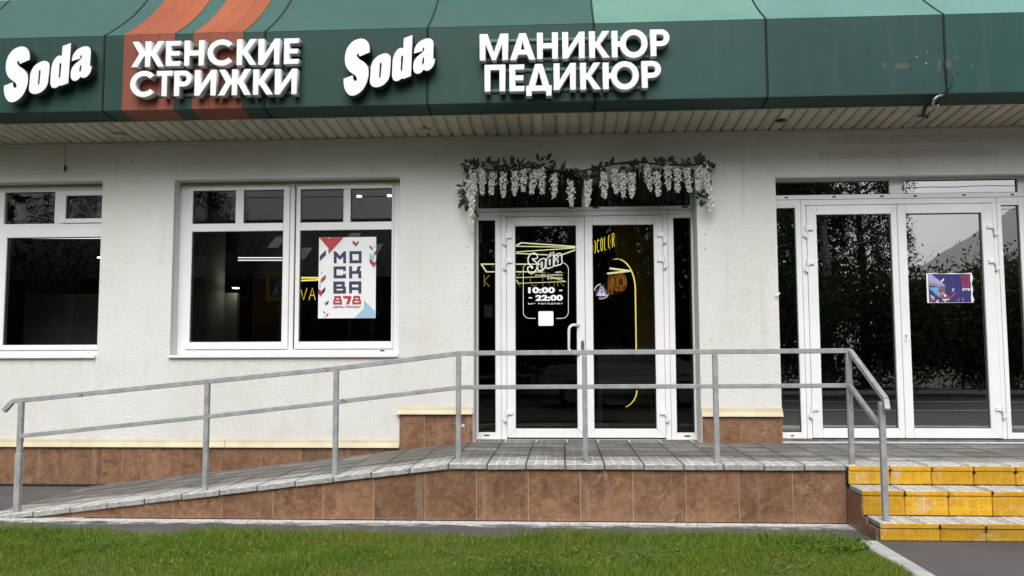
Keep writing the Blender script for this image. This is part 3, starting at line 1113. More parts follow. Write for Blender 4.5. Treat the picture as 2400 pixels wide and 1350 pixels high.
mb.build('backing_frame', aw)


def slab_strip(m_, x0, x1, prof, th, mat, out):
    """bent sheet of thickness th following a profile of (y, z); out = -1 means the outside is to the left of the path"""
    n = len(prof)
    inner = []
    for i, (y, z) in enumerate(prof):
        a = prof[max(i - 1, 0)]
        b = prof[min(i + 1, n - 1)]
        d = Vector((b[0] - a[0], b[1] - a[1])).normalized()
        inner.append((y + d.y * th * out, z - d.x * th * out))
    ring = list(prof) + inner[::-1]
    k = len(ring)
    v = [(x, y, z) for x in (x0, x1) for y, z in ring]
    fs = [(i, (i + 1) % k, (i + 1) % k + k, i + k) for i in range(k)]
    for i in range(n - 1):
        fs.append((i, k - 1 - i, k - 2 - i, i + 1))
        fs.append((k + i, k + i + 1, 2 * k - 2 - i, 2 * k - 1 - i))
    m_.poly(v, fs, mat)


for i, (a, b) in enumerate(zip(JX, JX[1:])):
    g = .009
    right = a > 1.5
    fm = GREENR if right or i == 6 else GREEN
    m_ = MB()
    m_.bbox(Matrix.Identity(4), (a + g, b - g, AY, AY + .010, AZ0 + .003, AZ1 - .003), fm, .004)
    m_.build('fascia_panel', aw)
    m_ = MB()
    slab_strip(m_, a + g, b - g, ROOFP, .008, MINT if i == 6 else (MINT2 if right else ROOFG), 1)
    m_.build('roof_panel', aw)
    m_ = MB()
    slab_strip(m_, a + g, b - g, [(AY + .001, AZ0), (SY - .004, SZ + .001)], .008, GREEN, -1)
    m_.build('underside_panel', aw)
# bright joint channels on the right-hand panels
JM = simple('joint_channel', (.010, .017, .016), (.018, .028, .026), 10, .7, spec=.2)
for x in JX[1:-1]:
    m_ = MB()
    m_.box(x - .006, x + .006, AY - .003, AY + .006, AZ0 + .002, AZ1 - .002, JM)
    m_.poly([(xx, y - .003, z + .003) for xx in (x - .008, x + .008) for y, z in ROOFP], [(i, i + 8, i + 9, i + 1) for i in range(7)], JM)
    m_.build('joint_strip', aw)

# orange stripes made of narrow planks
for (pa, pb) in ((291.3, 411.7), (454, 571.5)):
    xa, xb = onY(pa, 85, AY).x, onY(pb, 75, AY).x
    w = (xb - xa) / 3
    for k in range(3):
        g = .0018 if k else 0
        l, r = xa + k * w + .0018, xa + (k + 1) * w - .0018
        m_ = MB()
        m_.box(l, r, AY - .0045 - .0006 * k, AY - .0006, AZ0 - .002, AZ1 + .001, ORANGE)
        m_.build('orange_plank', aw)
        m_ = MB()
        slab_strip(m_, l, r, [(y - .003, z + .004 + .0004 * k) for y, z in ROOFP], .0035, ORANGER, 1)
        m_.build('orange_plank', aw)
        m_ = MB()
        slab_strip(m_, l, r, [(AY - .002, AZ0 - .003), (SY - .006, SZ - .003)], .0035, ORANGE, -1)
        m_.build('orange_plank', aw)

# ribbed soffit
d = Vector((WY - SY, SWZ - SZ))
ang = math.atan2(d.y, d.x)
ln = d.length
m_ = MB()
pitch = .1145
prof = [(0, .0), (.074, .0), (.079, .018), (.0985, .018), (.1015, .0), (.1125, .0), (.1130, .012), (.1145, .012)]
for j in range(len(prof) - 1):
    (a, za), (b, zb_) = prof[j], prof[j + 1]
    m_.poly([(a, 0, za), (a, ln - .012, za), (b, ln - .012, zb_), (b, 0, zb_)], [(0, 1, 2, 3)], SOFF)
m_.poly([(0, 0, 0), (0, 0, .022), (pitch - .0015, 0, .022), (pitch - .0015, 0, 0)], [(0, 1, 2, 3)], SOFF)
m_.poly([(0.001, 0, .022), (0.001, ln, .022), (pitch - .0015, ln, .022), (pitch - .0015, 0, .022)], [(0, 1, 2, 3)], SOFF)
sme = m_.mesh('soffit_panel')
x = JX[0]
Msoff = Matrix.Rotation(ang, 4, 'X')
while x < JX[-1]:
    o = link('soffit_panel', sme, aw)
    o.matrix_basis = Matrix.Translation((x, SY, SZ + random.uniform(0, .0012))) @ Msoff
    x += pitch
mb = MB()
mb.box(JX[0], JX[-1], WY - .022, WY - .001, SWZ - .022, SWZ + .004, SOFF, .003)
mb.build('wall_trim', aw)
mb = MB()
mb.box(JX[0], JX[-1], SY - .012, SY + .004, SZ - .010, SZ + .006, SOFF, .003)
mb.build('edge_trim', aw)
for px, py in ((281, 314), (997, 302)):
    z = SWZ + .02
    c = onZ(px, py, 3.465)
    m_ = MB()
    m_.tube([(c.x, c.y, 3.445), (c.x, c.y, 3.48)], .055, SOFF, 16)
    m_.tube([(c.x, c.y, 3.441), (c.x, c.y, 3.447)], .035, CREAM, 16)
    m_.build('soffit_downlight', aw)
c = onZ(1830, 282, 3.468)
mb = MB()
mb.disc((c.x, c.y, 3.4635), .05, DARKGAP, 12, axis='z')
mb.v = [(x, y, z - (y - c.y) * .076) for x, y, z in mb.v]
mb.f = [tuple(reversed(f)) for f in mb.f]
mb.build('soffit_hole', aw)
# drill holes and remnants of old lettering on the right-hand panels
mb = MB()
for px, py, r in [(1630, 58, .006), (1679, 84, .004), (1758, 148, .004), (1759, 153, .004), (1946, 57, .009), (1947, 65, .005), (1991, 76, .005), (2022, 103, .004), (2040, 103, .003), (2032, 115, .006), (2030, 119, .006), (2111, 49, .006), (2110, 54, .005), (2122, 103, .004), (2132, 146, .008), (2132, 160, .008), (2189, 99, .008), (2244, 170, .009), (2160, 136, .004), (2167, 136, .004), (2160, 142, .004), (2315, 50, .005), (2331, 50, .006), (2331, 71, .005), (2266, 205, .005), (1855, 82, .004), (1981, 140, .005), (2199, 144, .004)]:
    mb.disc(onY(px, py, AY - .0015), r, DARKGAP, 7)
for px, py, r in [(2149, 133, .004), (2174, 123, .003), (2171, 148, .005), (2278, 154, .003), (1858, 90, .002)]:
    mb.disc(onY(px, py, AY - .0015), r, LETTER, 7)
tag(mb.build('drill_holes', aw), kind='stuff')
OLDY = simple('old_yellow_film', (.040, .055, .022), (.016, .052, .046), 30, .5, lo=.42, hi=.56)
OLDR = simple('old_brown_film', (.032, .05, .042), (.016, .052, .046), 30, .5, lo=.42, hi=.56)
mb = MB()
for (a, b, c_, d_, mt) in [(2098, 2131, 147, 162, OLDY), (2070, 2076, 146, 160, OLDY), (2078, 2098, 161, 164, OLDY), (2197, 2206, 140, 166, OLDR), (2218, 2229, 138, 160, OLDR), (2235, 2246, 132, 139, OLDY)]:
    p, q = onY(a, d_, AY - .0015), onY(b, c_, AY - .0015)
    mb.face([(p.x, AY - .0015, p.z), (q.x, AY - .0015, p.z), (q.x, AY - .0015, q.z), (p.x, AY - .0015, q.z)], mt)
tag(mb.build('film_remnant', aw), kind='stuff')

# broken lamp arm under the awning
arm = empty('lamp_bracket', onY(2200, 225, 7.5), 'black broken lamp bracket with a bare metal loop hanging under the awning corner joint', 'bracket')
LOOPM = simple('grey_tube_metal', (.42, .41, .39), (.30, .29, .28), 15, .35, metal=.7)
mb = MB()
pts = [onY(2210, 224, 7.43), onY(2206, 223, 7.40), onY(2197, 226, 7.38), onY(2189, 233, 7.38), onY(2186, 242, 7.40), onY(2189, 249, 7.43), onY(2194, 252, 7.46), onY(2198, 249, 7.47), onY(2197, 246, 7.46)]
mb.tube(pts, .0105, LOOPM, 8)
mb.build('tube_loop', arm, smooth=True)
mb = MB()
mb.bar(onY(2218, 217, 7.45), onY(2168, 251, 7.60), .05, .012, BLACK, .003)
mb.bar(onY(2186, 242, 7.50), onY(2172, 250, 7.58), .03, .014, BLACK, .003)
mb.bar(onY(2169, 250, 7.60), onY(2162, 273, 7.66), .028, .02, BLACK, .003)
mb.bar(onY(2150, 272, 7.66), onY(2178, 270, 7.66), .02, .02, BLACK, .003)
mb.tube([onY(2168, 270, 7.66), onY(2174, 277, 7.66)], .012, BLACK, 8)
mb.build('bracket_arm', arm)
mb = MB()
mb.tube([onY(2212, 146, AY - .012), onY(2219, 158, AY - .03), onY(2231, 178, AY - .05), onY(2233, 183, AY - .05), onY(2231, 196, AY - .045), onY(2224, 210, AY - .03), onY(2219, 216, AY - .015)], .0045, BLACK, 6)
mb.build('cable', arm, smooth=True)

# ------------------------------------------------------------------ sign letters
def arc(cx, cy, rx, ry, a0, a1, n=18):
    return [(cx + rx * math.cos(math.radians(a0 + (a1 - a0) * k / n)), cy + ry * math.sin(math.radians(a0 + (a1 - a0) * k / n))) for k in range(n + 1)]


def glyph(ch, w, t=.205):
    """outline loops in a box of width w and height 1"""
    if ch == 'Н': return [[(0, 0), (t, 0), (t, .40), (w - t, .40), (w - t, 0), (w, 0), (w, 1), (w - t, 1), (w - t, .595), (t, .595), (t, 1), (0, 1)]]
    if ch == 'Е': return [[(0, 0), (w, 0), (w, .185), (t, .185), (t, .41), (w - .03, .41), (w - .03, .59), (t, .59), (t, .815), (w, .815), (w, 1), (0, 1)]]
    if ch == 'Т': return [[((w - t) / 2, 0), ((w + t) / 2, 0), ((w + t) / 2, .81), (w, .81), (w, 1), (0, 1), (0, .81), ((w - t) / 2, .81)]]
    if ch == 'П': return [[(0, 0), (t, 0), (t, .81), (w - t, .81), (w - t, 0), (w, 0), (w, 1), (0, 1)]]
    if ch == 'И': return [[(0, 0), (t * .93, 0), (w - t, .67), (w - t, 0), (w, 0), (w, 1), (w - t * .93, 1), (t, .33), (t, 1), (0, 1)]]
    if ch == 'К': return [[(0, 0), (t, 0), (t, .38), (t + .06, .38), (w - t * 1.22, 0), (w, 0), (w - t * 1.75, .52), (w - .02, 1), (w - t * 1.25, 1), (t + .06, .61), (t, .61), (t, 1), (0, 1)]]
    if ch == 'Ж':
        c, h = w / 2, t / 2
        return [[(0, 0), (t * 1.18, 0), (c - h - .05, .42), (c - h, .42), (c - h, 0), (c + h, 0), (c + h, .42), (c + h + .05, .42), (w - t * 1.18, 0), (w, 0), (c + .34, .52), (w - .03, 1), (w - t * 1.22, 1), (c + h + .06, .62), (c + h, .62), (c + h, 1), (c - h, 1), (c - h, .62), (c - h - .06, .62), (t * 1.22, 1), (.03, 1), (c - .34, .52)]]
    if ch == 'М': return [[(0, 0), (t, 0), (t, .66), (w / 2 - t * .33, .0), (w / 2 + t * .33, .0), (w - t, .66), (w - t, 0), (w, 0), (w, 1), (w - t * 1.35, 1), (w / 2, .27), (t * 1.35, 1), (0, 1)]]
    if ch == 'А': return [[(0, 0), (t * 1.05, 0), (t * 1.05 + .09, .2), (w - t * 1.05 - .09, .2), (w - t * 1.05, 0), (w, 0), (w / 2 + t * .56, 1), (w / 2 - t * .56, 1)], [(t * 1.1 + .15, .38), (w / 2, .75), (w - t * 1.1 - .15, .38)]]
    if ch == 'Д':
        f, b = -.18, .0
        return [[(0, f), (t * .92, f), (t * .92, .0), (w - t * .92, .0), (w - t * .92, f), (w, f), (w, .19), (w - .085, .19), (w / 2 + t * .62, 1), (w / 2 - t * .62, 1), (.085, .19), (0, .19)], [(.30, .19), (w / 2, .76), (w - .30, .19)]]
    if ch == 'С':
        rx, ry = w * .54, .515
        cx, cy = rx, .5
        a = 42
        return [arc(cx, cy, rx, ry, a, 360 - a, 40) + arc(cx, cy, rx - t, ry - t * .98, 360 - a, a, 40)]
    if ch == 'Р':
        r = .315
        return [[(0, 0), (t, 0), (t, 1 - 2 * r)] + arc(w - r, 1 - r, r, r, -90, 90, 16) + [(0, 1)],
                [(t, 1 - 2 * r + .185)] + arc(w - r, 1 - r, r - .195, r - .185, -90, 90, 14) + [(t, .815)]]
    if ch == 'Ю':
        rx, ry = .508, .535
        cx = w - rx
        out = [(0, 0), (t, 0), (t, .40)] + arc(cx, .5, rx, ry, 180 + 11, 540 - 11, 48) + [(t, .595), (t, 1), (0, 1)]
        return [out, arc(cx, .5, rx - t * 1.03, ry - t, 0, 360 - 8, 44)]


LY = 7.345                      # front face of the letters
LDEP = .085


def word_sign(name, label, rows, ox, oy, sc, rails):
    root = empty(name, onY(ox + rows[0][0][1] / sc, oy + rows[0][0][4] / sc, AY), label, 'sign', None)
    for row in rows:
        for (ch, xa, xb, ya, yb) in row:
            p = onY(ox + xa / sc, oy + (ya + yb) / 2 / sc, LY)
            q = onY(ox + xb / sc, oy + (ya + yb) / 2 / sc, LY)
            zt_, zb_ = onY(ox + (xa + xb) / 2 / sc, oy + ya / sc, LY).z, onY(ox + (xa + xb) / 2 / sc, oy + yb / sc, LY).z
            h = zt_ - zb_
            w = (q.x - p.x) / h
            loops = [[(a * h, b * h) for a, b in lp] for lp in glyph(ch, w)]
            me = curve_mesh(loops, LDEP, .003, [LETTER, LETTERSIDE])
            stand(me, LY, LDEP, p.x, zb_)
            link('letter', me, root)
    for (pa, pb, py) in rails:
        a, b = onY(ox + pa / sc, oy + py / sc, AY - .02), onY(ox + pb / sc, oy + (py - (pb - pa) * .021) / sc, AY - .02)
        z = (a.z + b.z) / 2
        m_ = MB()
        m_.box(a.x, b.x, AY - .018, AY - .001, z - .016, z + .016, RAILG, .003)
        m_.box(a.x, b.x, AY - .022, AY - .018, z - .006, z + .006, RAILG)
        m_.build('mounting_rail', root)
    return root


word_sign('word_sign', 'white raised letters reading ЖЕНСКИЕ СТРИЖКИ across the orange stripes', [
    [('Ж', 103, 528, 97, 427), ('Е', 552, 740, 91, 415), ('Н', 793, 1050, 84, 410), ('С', 1096, 1440, 76, 408), ('К', 1480, 1738, 67, 402), ('И', 1762, 2037, 62, 397), ('Е', 2098, 2286, 57, 388)],
    [('С', 85, 412, 487, 818), ('Т', 430, 632, 482, 810), ('Р', 660, 885, 478, 806), ('И', 928, 1205, 470, 802), ('Ж', 1238, 1662, 463, 797), ('К', 1693, 1952, 460, 790), ('И', 1978, 2263, 455, 785)]],
    290, 80, 2400 / 430, [(230, 2200, 168), (230, 2200, 415), (280, 2250, 565), (280, 2250, 803)])
word_sign('word_sign', 'white raised letters reading МАНИКЮР ПЕДИКЮР on the green fascia above the garland', [
    [('М', 73, 402, 98, 405), ('А', 427, 721, 91, 400), ('Н', 745, 986, 82, 388), ('И', 1041, 1299, 75, 382), ('К', 1355, 1592, 66, 375), ('Ю', 1620, 2038, 58, 366), ('Р', 2074, 2296, 45, 355)],
    [('П', 130, 369, 460, 770), ('Е', 421, 591, 457, 767), ('Д', 618, 911, 451, 764), ('И', 940, 1196, 442, 752), ('К', 1250, 1488, 436, 747), ('Ю', 1516, 1934, 430, 740), ('Р', 1972, 2196, 415, 727)]],
    1110, 60, 5.0, [(140, 2200, 178), (130, 2100, 402), (340, 2050, 522), (190, 2050, 763)])

SODA = {
 'S': [[(607, 415, 1), (425, 492, 1), (408, 470), (400, 445), (385, 438), (369, 455), (370, 485), (392, 522), (430, 556), (490, 592), (540, 638), (572, 690), (586, 760), (583, 850), (560, 950), (518, 1050), (460, 1130), (390, 1188), (320, 1218), (258, 1222), (205, 1195), (162, 1140), (135, 1070), (122, 990), (120, 910, 1), (290, 845, 1), (297, 885), (308, 925), (330, 950), (353, 948), (368, 922), (362, 886), (338, 852), (290, 815), (240, 780), (195, 730), (160, 660), (145, 570), (150, 470), (175, 370), (220, 290), (280, 225), (350, 185), (430, 163), (500, 170), (555, 205), (590, 260), (606, 330)]],
 'o': [[(895, 435), (945, 445), (985, 478), (1000, 530), (996, 640), (985, 770), (976, 855), (948, 930), (900, 990), (830, 1040), (750, 1065), (680, 1060), (633, 1028), (612, 975), (615, 890), (622, 790), (628, 700), (642, 640), (680, 560), (740, 500), (815, 458)],
       [(829, 628), (825, 700), (817, 800), (811, 872), (797, 890), (783, 876), (787, 800), (792, 700), (797, 628), (813, 610)]],
 'd': [[(1403, 96, 1), (1390, 450, 1), (1375, 858, 1), (1230, 912, 1), (1208, 898, 1), (1160, 935), (1105, 952), (1062, 943), (1035, 905), (1023, 840), (1026, 740), (1032, 600), (1046, 515), (1075, 440), (1120, 372), (1172, 336), (1210, 338), (1232, 350, 1), (1243, 155, 1)],
       [(1229, 495), (1222, 620), (1213, 740), (1199, 760), (1185, 748), (1188, 640), (1193, 500), (1211, 480)]],
 'a': [[(1795, 250), (1792, 400), (1788, 545, 1), (1822, 530, 1), (1814, 605), (1788, 672), (1742, 728), (1690, 757), (1640, 755), (1615, 735, 1), (1570, 785), (1518, 815), (1470, 812), (1435, 782), (1418, 725), (1420, 640), (1442, 565), (1492, 498), (1560, 442), (1605, 398), (1624, 355), (1616, 328), (1600, 332), (1592, 360), (1588, 395, 1), (1432, 440, 1), (1436, 380), (1462, 305), (1510, 240), (1580, 190), (1650, 163), (1722, 160), (1772, 188)],
       [(1621, 525), (1619, 580), (1611, 628), (1597, 643), (1583, 630), (1586, 572), (1600, 525), (1613, 510)]],
}


def smooth_loop(pts, sub=4):
    out = []
    n = len(pts)
    for i in range(n):
        p0, p1, p2, p3 = pts[i - 1], pts[i], pts[(i + 1) % n], pts[(i + 2) % n]
        out.append((p1[0], p1[1]))
        if len(p1) > 2 and len(p2) > 2: continue
        a = p1 if len(p1) > 2 else p0
        b = p2 if len(p2) > 2 else p3
        for k in range(1, sub):
            t = k / sub
            def cr(c): return .5 * (2 * p1[c] + (p2[c] - a[c]) * t + (2 * a[c] - 5 * p1[c] + 4 * p2[c] - b[c]) * t * t + (3 * p1[c] - a[c] - 3 * p2[c] + b[c]) * t ** 3)
            out.append((cr(0), cr(1)))
    return out


SODAW = {}
for ch, lps in SODA.items():
    SODAW[ch] = []
    for lp in lps:
        w_ = []
        for q in smooth_loop(lp):
            p = onY(790 + q[0] / 7.94, 70 + q[1] / 7.94, LY - .01)
            w_.append((p.x, p.z))
        SODAW[ch].append(w_)
ref = onY(790 + 450 / 7.94, 70 + 163 / 7.94, LY - .01)
lref = onY(410 / 7.94, 80 + 230 / 7.94, LY - .01)
for dx, dz, lab in ((0, 0, 'white bubbly Soda logo sign left of the word МАНИКЮР'), (lref.x - ref.x, lref.z - ref.z, 'white bubbly Soda logo sign at the far left end of the awning')):
    root = empty('logo_sign', (ref.x + dx, AY, ref.z + dz - .3), lab, 'sign')
    for ch in 'Soda':
        me = curve_mesh(SODAW[ch], .09, .003, [LETTER, DARKSIDE])
        stand(me, LY - .01, .09, dx, dz)
        link('letter', me, root)
    m_ = MB()
    m_.box(ref.x + dx - .15, ref.x + dx + .62, AY - .016, AY - .001, ref.z + dz - .24, ref.z + dz - .215, RAILG, .003)
    m_.build('mounting_rail', root)

# ------------------------------------------------------------------ platform, ramp, steps
PF = 6.622                      # front edge of the slabs
XJ = -.88                       # where the ramp meets the platform
RS = .1165                      # ramp slope
XE = XJ - ZP / RS               # foot of the ramp


def slab(parent, x0, x1, y0, y1, ztop, th=.042, slope=0.0, mat=SLAB, name='paving_slab', tilt=.0025):
    g = .004
    x0 += g; x1 -= g; y0 += g; y1 -= g
    m_ = MB()
    m_.box(0, x1 - x0, 0, y1 - y0, -th, 0, mat, .004)
    a, b, dz = random.uniform(-tilt, tilt) / .3, random.uniform(-tilt, tilt) / .3, random.uniform(-.0012, .0012)
    w_, dd = x1 - x0, y1 - y0
    m_.v = [(x0 + x, y0 + y, ztop + z + slope * x + a * (x - w_ / 2) + b * (y - dd / 2) + dz) for x, y, z in m_.v]
    return m_.build(name, parent)


plat = empty('entrance_platform', (0, PF, 0), 'paved entrance platform with brown stone tiles on its front, below both doors', 'platform')
mb = MB()
XR = 7.2
mb.box(XJ + .002, XR, PF + .05, WY - .024, 0, ZP - .044, CORE)
mb.box(H_D1[0] + .004, H_D1[1] - .004, WY - .024, DY1 - .032, .2, ZP - .044, CORE)
mb.build('core', plat)
mb = MB()
mb.box(XJ + .002, 2.128, PF + .0352, PF + .048, .0, .396, GROUT)
mb.box(XJ - 2.9, 2.128, PF + .0338, PF + .0350, .0, .0075, DARKGAP)
mb.build('bedding', plat)
cladding(plat, -1.064, 2.128, .008, .397, PF + .033, .4, -.665, top=lambda x: min(.397, ZP + RS * (x - XJ) - .045))
ys = [PF, PF + .3, PF + .6, PF + .9, PF + 1.2, PF + 1.5, WY - .024]
k = 0
x = XJ
while x < XR - .05:
    xe = min(x + .3, XR)
    for j in range(6):
        off = 0
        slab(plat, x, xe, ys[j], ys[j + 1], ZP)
    x += .3
x = H_D1[0] + .004
for k in range(8):
    xe = min(x + .3, H_D1[1] - .004)
    if xe - x > .05: slab(plat, x, xe, WY - .022, DY1 - .031, ZP + .002)
    x += .3

ramp = empty('access_ramp', (XE, PF, 0), 'long paved access ramp rising from the asphalt up to the platform', 'ramp')
rt = lambda x: max(ZP + RS * (x - XJ), 0.0)
mb = MB()
v = [(XE, PF + .05, 0), (XJ, PF + .05, 0), (XJ, PF + .05, ZP - .046), (XE + .4, PF + .05, .003), (XE, WY - .024, 0), (XJ, WY - .024, 0), (XJ, WY - .024, ZP - .046), (XE + .4, WY - .024, .003)]
mb.poly(v, [(0, 1, 2, 3), (5, 4, 7, 6), (3, 2, 6, 7), (1, 5, 6, 2), (4, 0, 3, 7)], CORE)
mb.build('core', ramp)
mb = MB()
mb.poly([(XE + .4, PF + .0352, 0), (XJ, PF + .0352, 0), (XJ, PF + .0352, .394), (XE + .4, PF + .0352, 0.001)], [(0, 1, 2, 3)], GROUT)
mb.build('bedding', ramp)
cladding(ramp, XE + .3, -1.064, .008, .4, PF + .033, .4, -.665 - 4.0, top=lambda x: rt(x) - .047)
x = XJ
while x > XE + .08:
    xs = max(x - .3, XE + .02)
    for j in range(6):
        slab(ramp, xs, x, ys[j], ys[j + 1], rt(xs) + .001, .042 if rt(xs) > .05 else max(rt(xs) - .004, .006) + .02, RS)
    x -= .3

steps = empty('entrance_steps', (2.13, PF, 0), 'three entrance steps with worn yellow painted risers', 'steps')
SX0, SX1 = 2.132, 7.2
ST = [(PF - .022, .300, ZP - .004), (6.335, .122, .298), (6.070, .0, .120)]   # riser plane, bottom, top
mb = MB()
mb.box(SX0 + .014, SX1, ST[1][0] + .022, PF + .048, 0, .296 - .04, CORE)
mb.box(SX0 + .014, SX1, ST[2][0] + .022, ST[1][0] + .020, 0, .118 - .04, CORE)
mb.build('core', steps)
for i, (ry, z0, z1) in enumerate(ST):
    x = SX0 + (.002 if i < 2 else .03)
    k = 0
    while x < 5.6:
        xe = x + (.303 if i < 2 else (.40 if k == 0 else .303))
        m_ = MB()
        j_ = random.uniform(0, .002)
        m_.box(x + .002, xe - .002, ry + .004 - j_, ry + .020, z0 + .003, z1 - .037, YELLOW, .003)
        m_.box(x + .003, xe - .003, ry - .004 - j_, ry + .020, z1 - .0355, z1 - (.0 if i == 0 else .001), YELLOW, .006)
        m_.build('riser_slab', steps)
        x = xe
        k += 1
for ya, yb, z, x0 in ((ST[1][0] + .001, ST[0][0] - .001, .300, SX0), (ST[2][0] + .001, ST[1][0] - .001, .122, SX0 + .03)):
    x = x0
    while x < 5.6:
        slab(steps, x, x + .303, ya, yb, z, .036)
        x += .303
# brown tiles on the side of the steps, facing the lawn
for (y0, y1, z1, xx) in ((6.335, PF + .028, .259, SX0), (6.245, 6.332, .118, SX0 + .002), (6.075, 6.242, .085, SX0 + .004)):
    m_ = MB()
    m_.box(xx - .002, xx + .012, y0 + .002, y1 - .002, .0, z1 + .0, TILE)
    m_.build('side_tile', steps)
mb = MB()
mb.box(SX0 - .004, SX0 + .01, PF + .004, PF + .03, 0.31, ZP - .01, DARKGAP)
mb.build('joint_gap', steps)
mb = MB()
r = random.Random(12)
for i, (ry, z0, z1) in enumerate(ST):
    x = SX0 + (.002 if i < 2 else .03) + (.303 if i < 2 else .40)
    while x < 5.5:
        for q in range(r.randint(2, 6)):
            mb.disc((x + r.uniform(-.009, .009), ry - .0075 + (.008 if q > 2 else 0), z1 - r.uniform(.004, .05)), r.uniform(.004, .011), DARKGAP, 6)
        x += .303
tag(mb.build('joint_dirt', steps), kind='stuff')

# ------------------------------------------------------------------ handrail
rail = empty('handrail', (0, 6.72, ZP), 'grey square-tube handrail with two rails running up the ramp and along the platform', 'handrail')
RY = 6.72
posts = [(-4.372, .03, .905), (-2.834, .21, 1.055), (-1.789, .335, 1.158), (-.813, ZP, 1.272), (.178, ZP, 1.272), (1.187, ZP, 1.275), (2.201, ZP, 1.278)]
for i, (x, z0, z1) in enumerate(posts):
    m_ = MB()
    m_.box(x - .0195, x + .0195, RY - .0195, RY + .0195, z0, z1, STEEL, .004)
    m_.build('post', rail)
    m_ = MB()
    m_.box(x - .03, x + .03, RY - .03, RY + .03, z0 - .004, z0 + .004, STEEL, .002)
    m_.build('post_foot', rail)
m_ = MB()
m_.box(-4.372 - .024, -4.372 + .024, RY - .024, RY + .024, .02, .50, STEEL, .004)
m_.build('post_sleeve', rail)


def rbar(pts, name, h=.038, w=.038):
    for a, b in zip(pts, pts[1:]):
        m_ = MB()
        m_.bar(a, b, w, h, STEEL, .004)
        m_.build(name, rail)


rbar([(-4.515, RY, .835), (-4.445, RY, .915), (-2.83, RY, 1.072), (-1.786, RY, 1.172), (-.80, RY, 1.290), (2.205, RY, 1.298), (2.215 + .06, 5.99 + .20, .985), (2.215 + .07, 5.99 + .14, .90)] if False else
     [(-4.515, RY, .835), (-4.445, RY, .915), (-2.83, RY, 1.072), (-1.786, RY, 1.172), (-.80, RY, 1.290), (2.215, RY, 1.298)], 'top_rail')
rbar([(-4.36, RY, .637), (-2.833, RY, .791), (-1.783, RY, .908), (-.80, RY, 1.023), (2.20, RY, 1.032)], 'middle_rail', .034, .034)
PSX, PSY = onZ(2076, 1221, .122).x, onZ(2076, 1221, .122).y
top_end = onY(2072, 935, PSY)
m_ = MB()
m_.box(PSX - .0195, PSX + .0195, PSY - .0195, PSY + .0195, .122, top_end.z - .02, STEEL, .004)
m_.build('post', rail)
e1 = onY(2076, 937, PSY - .02)
e2 = onY(2080, 962, PSY - .07)
rbar([(2.213, RY - .005, 1.296), tuple(e1), tuple(e2)], 'top_rail')
m1 = onY(2067, 1006, PSY + .02)
rbar([(2.203, RY - .005, 1.030), tuple(m1)], 'middle_rail', .034, .034)
m_ = MB()
for px, py in [(190, 927), (765, 866), (805, 938), (1372, 1077)]:
    c = onY(px, py, RY - .02)
    for q in range(5):
        m_.disc((c.x + random.uniform(-.02, .02), RY - .0205, c.z + random.uniform(-.012, .012)), random.uniform(.003, .008), RUST, 6)
tag(m_.build('rust_spots', rail), kind='stuff')

# ------------------------------------------------------------------ flower garland over the left-hand door
gar = empty('flower_garland', onY(1370, 400, 8.2), 'artificial garland of white wisteria and dark leaves draped over the salon door', 'garland')
VINE = simple('dark_vine', (.030, .022, .014), (.018, .014, .01), 20, .8)
GLEAF = m_leaf('dark_silk_leaf', (.010, .026, .012), (.022, .05, .024), .45, .15)
GLEAF2 = m_leaf('olive_silk_leaf', (.028, .05, .022), (.05, .075, .035), .45, .2)
PETAL = m_leaf('white_silk_petal', (.88, .88, .85), (.80, .80, .76), .6, .35)
STRAW = simple('dark_dry_strands', (.007, .0055, .004), (.014, .011, .008), 60, .9, spec=.1)
GY = 8.20


def vine(pts, r):
    m_ = MB()
    m_.tube([onY(a, b, GY + c) for a, b, c in pts], r, VINE, 6)
    return m_.build('vine', gar, smooth=True)


vine([(1085, 470, .05), (1088, 430, .04), (1100, 405, .03), (1150, 398, .02), (1200, 400, .0), (1240, 392, .02), (1285, 396, .0), (1325, 405, .03), (1360, 402, .02), (1400, 392, .0)], .009)
vine([(1180, 404, .0), (1215, 396, -.02), (1262, 388, .0), (1300, 398, .01), (1340, 406, .02), (1380, 398, .0), (1440, 385, -.02), (1500, 382, .0)], .007)
vine([(1395, 395, .0), (1440, 384, .01), (1490, 378, .0), (1550, 386, .02), (1600, 387, .01), (1640, 386, .0), (1662, 400, .02), (1668, 440, .04)], .009)


def leaf_mesh(l, w, bend, mat):
    m_ = MB()
    pr = [(0, .05), (.25, .8), (.5, 1.0), (.78, .62), (1, .03)]
    vs = []
    for t, q in pr:
        z = -bend * t * t * l
        vs += [(t * l, -q * w / 2, z), (t * l, 0, z - .12 * w), (t * l, q * w / 2, z)]
    fs = []
    for i in range(len(pr) - 1):
        for k in range(2):
            a = i * 3 + k
            fs.append((a, a + 1, a + 4, a + 3))
    m_.poly(vs, fs, mat)
    return m_.mesh('leaf', True)


LEAVES = [leaf_mesh(.075, .034, .25, GLEAF), leaf_mesh(.062, .03, -.2, GLEAF), leaf_mesh(.085, .036, .5, GLEAF2), leaf_mesh(.07, .03, .1, GLEAF)]


def leaf(px, py, ang, dy=0.0, s=1.0, which=None):
    """a leaf at a picture point; ang = direction in degrees, 90 is up"""
    o = link('leaf', LEAVES[which if which is not None else random.randrange(4)], gar)
    c = onY(px, py, GY + dy)
    a = math.radians(ang)
    out = random.uniform(-.5, .25)
    d = Vector((math.cos(a), out, math.sin(a))).normalized()
    n = Vector((random.uniform(-.5, .5), -1, random.uniform(-.3, .6)))
    side = n.cross(d).normalized()
    n = d.cross(side)
    M = Matrix(((d.x, side.x, n.x, c.x), (d.y, side.y, n.y, c.y), (d.z, side.z, n.z, c.z), (0, 0, 0, 1))) @ Matrix.Scale(s, 4)
    o.matrix_basis = M
    return o


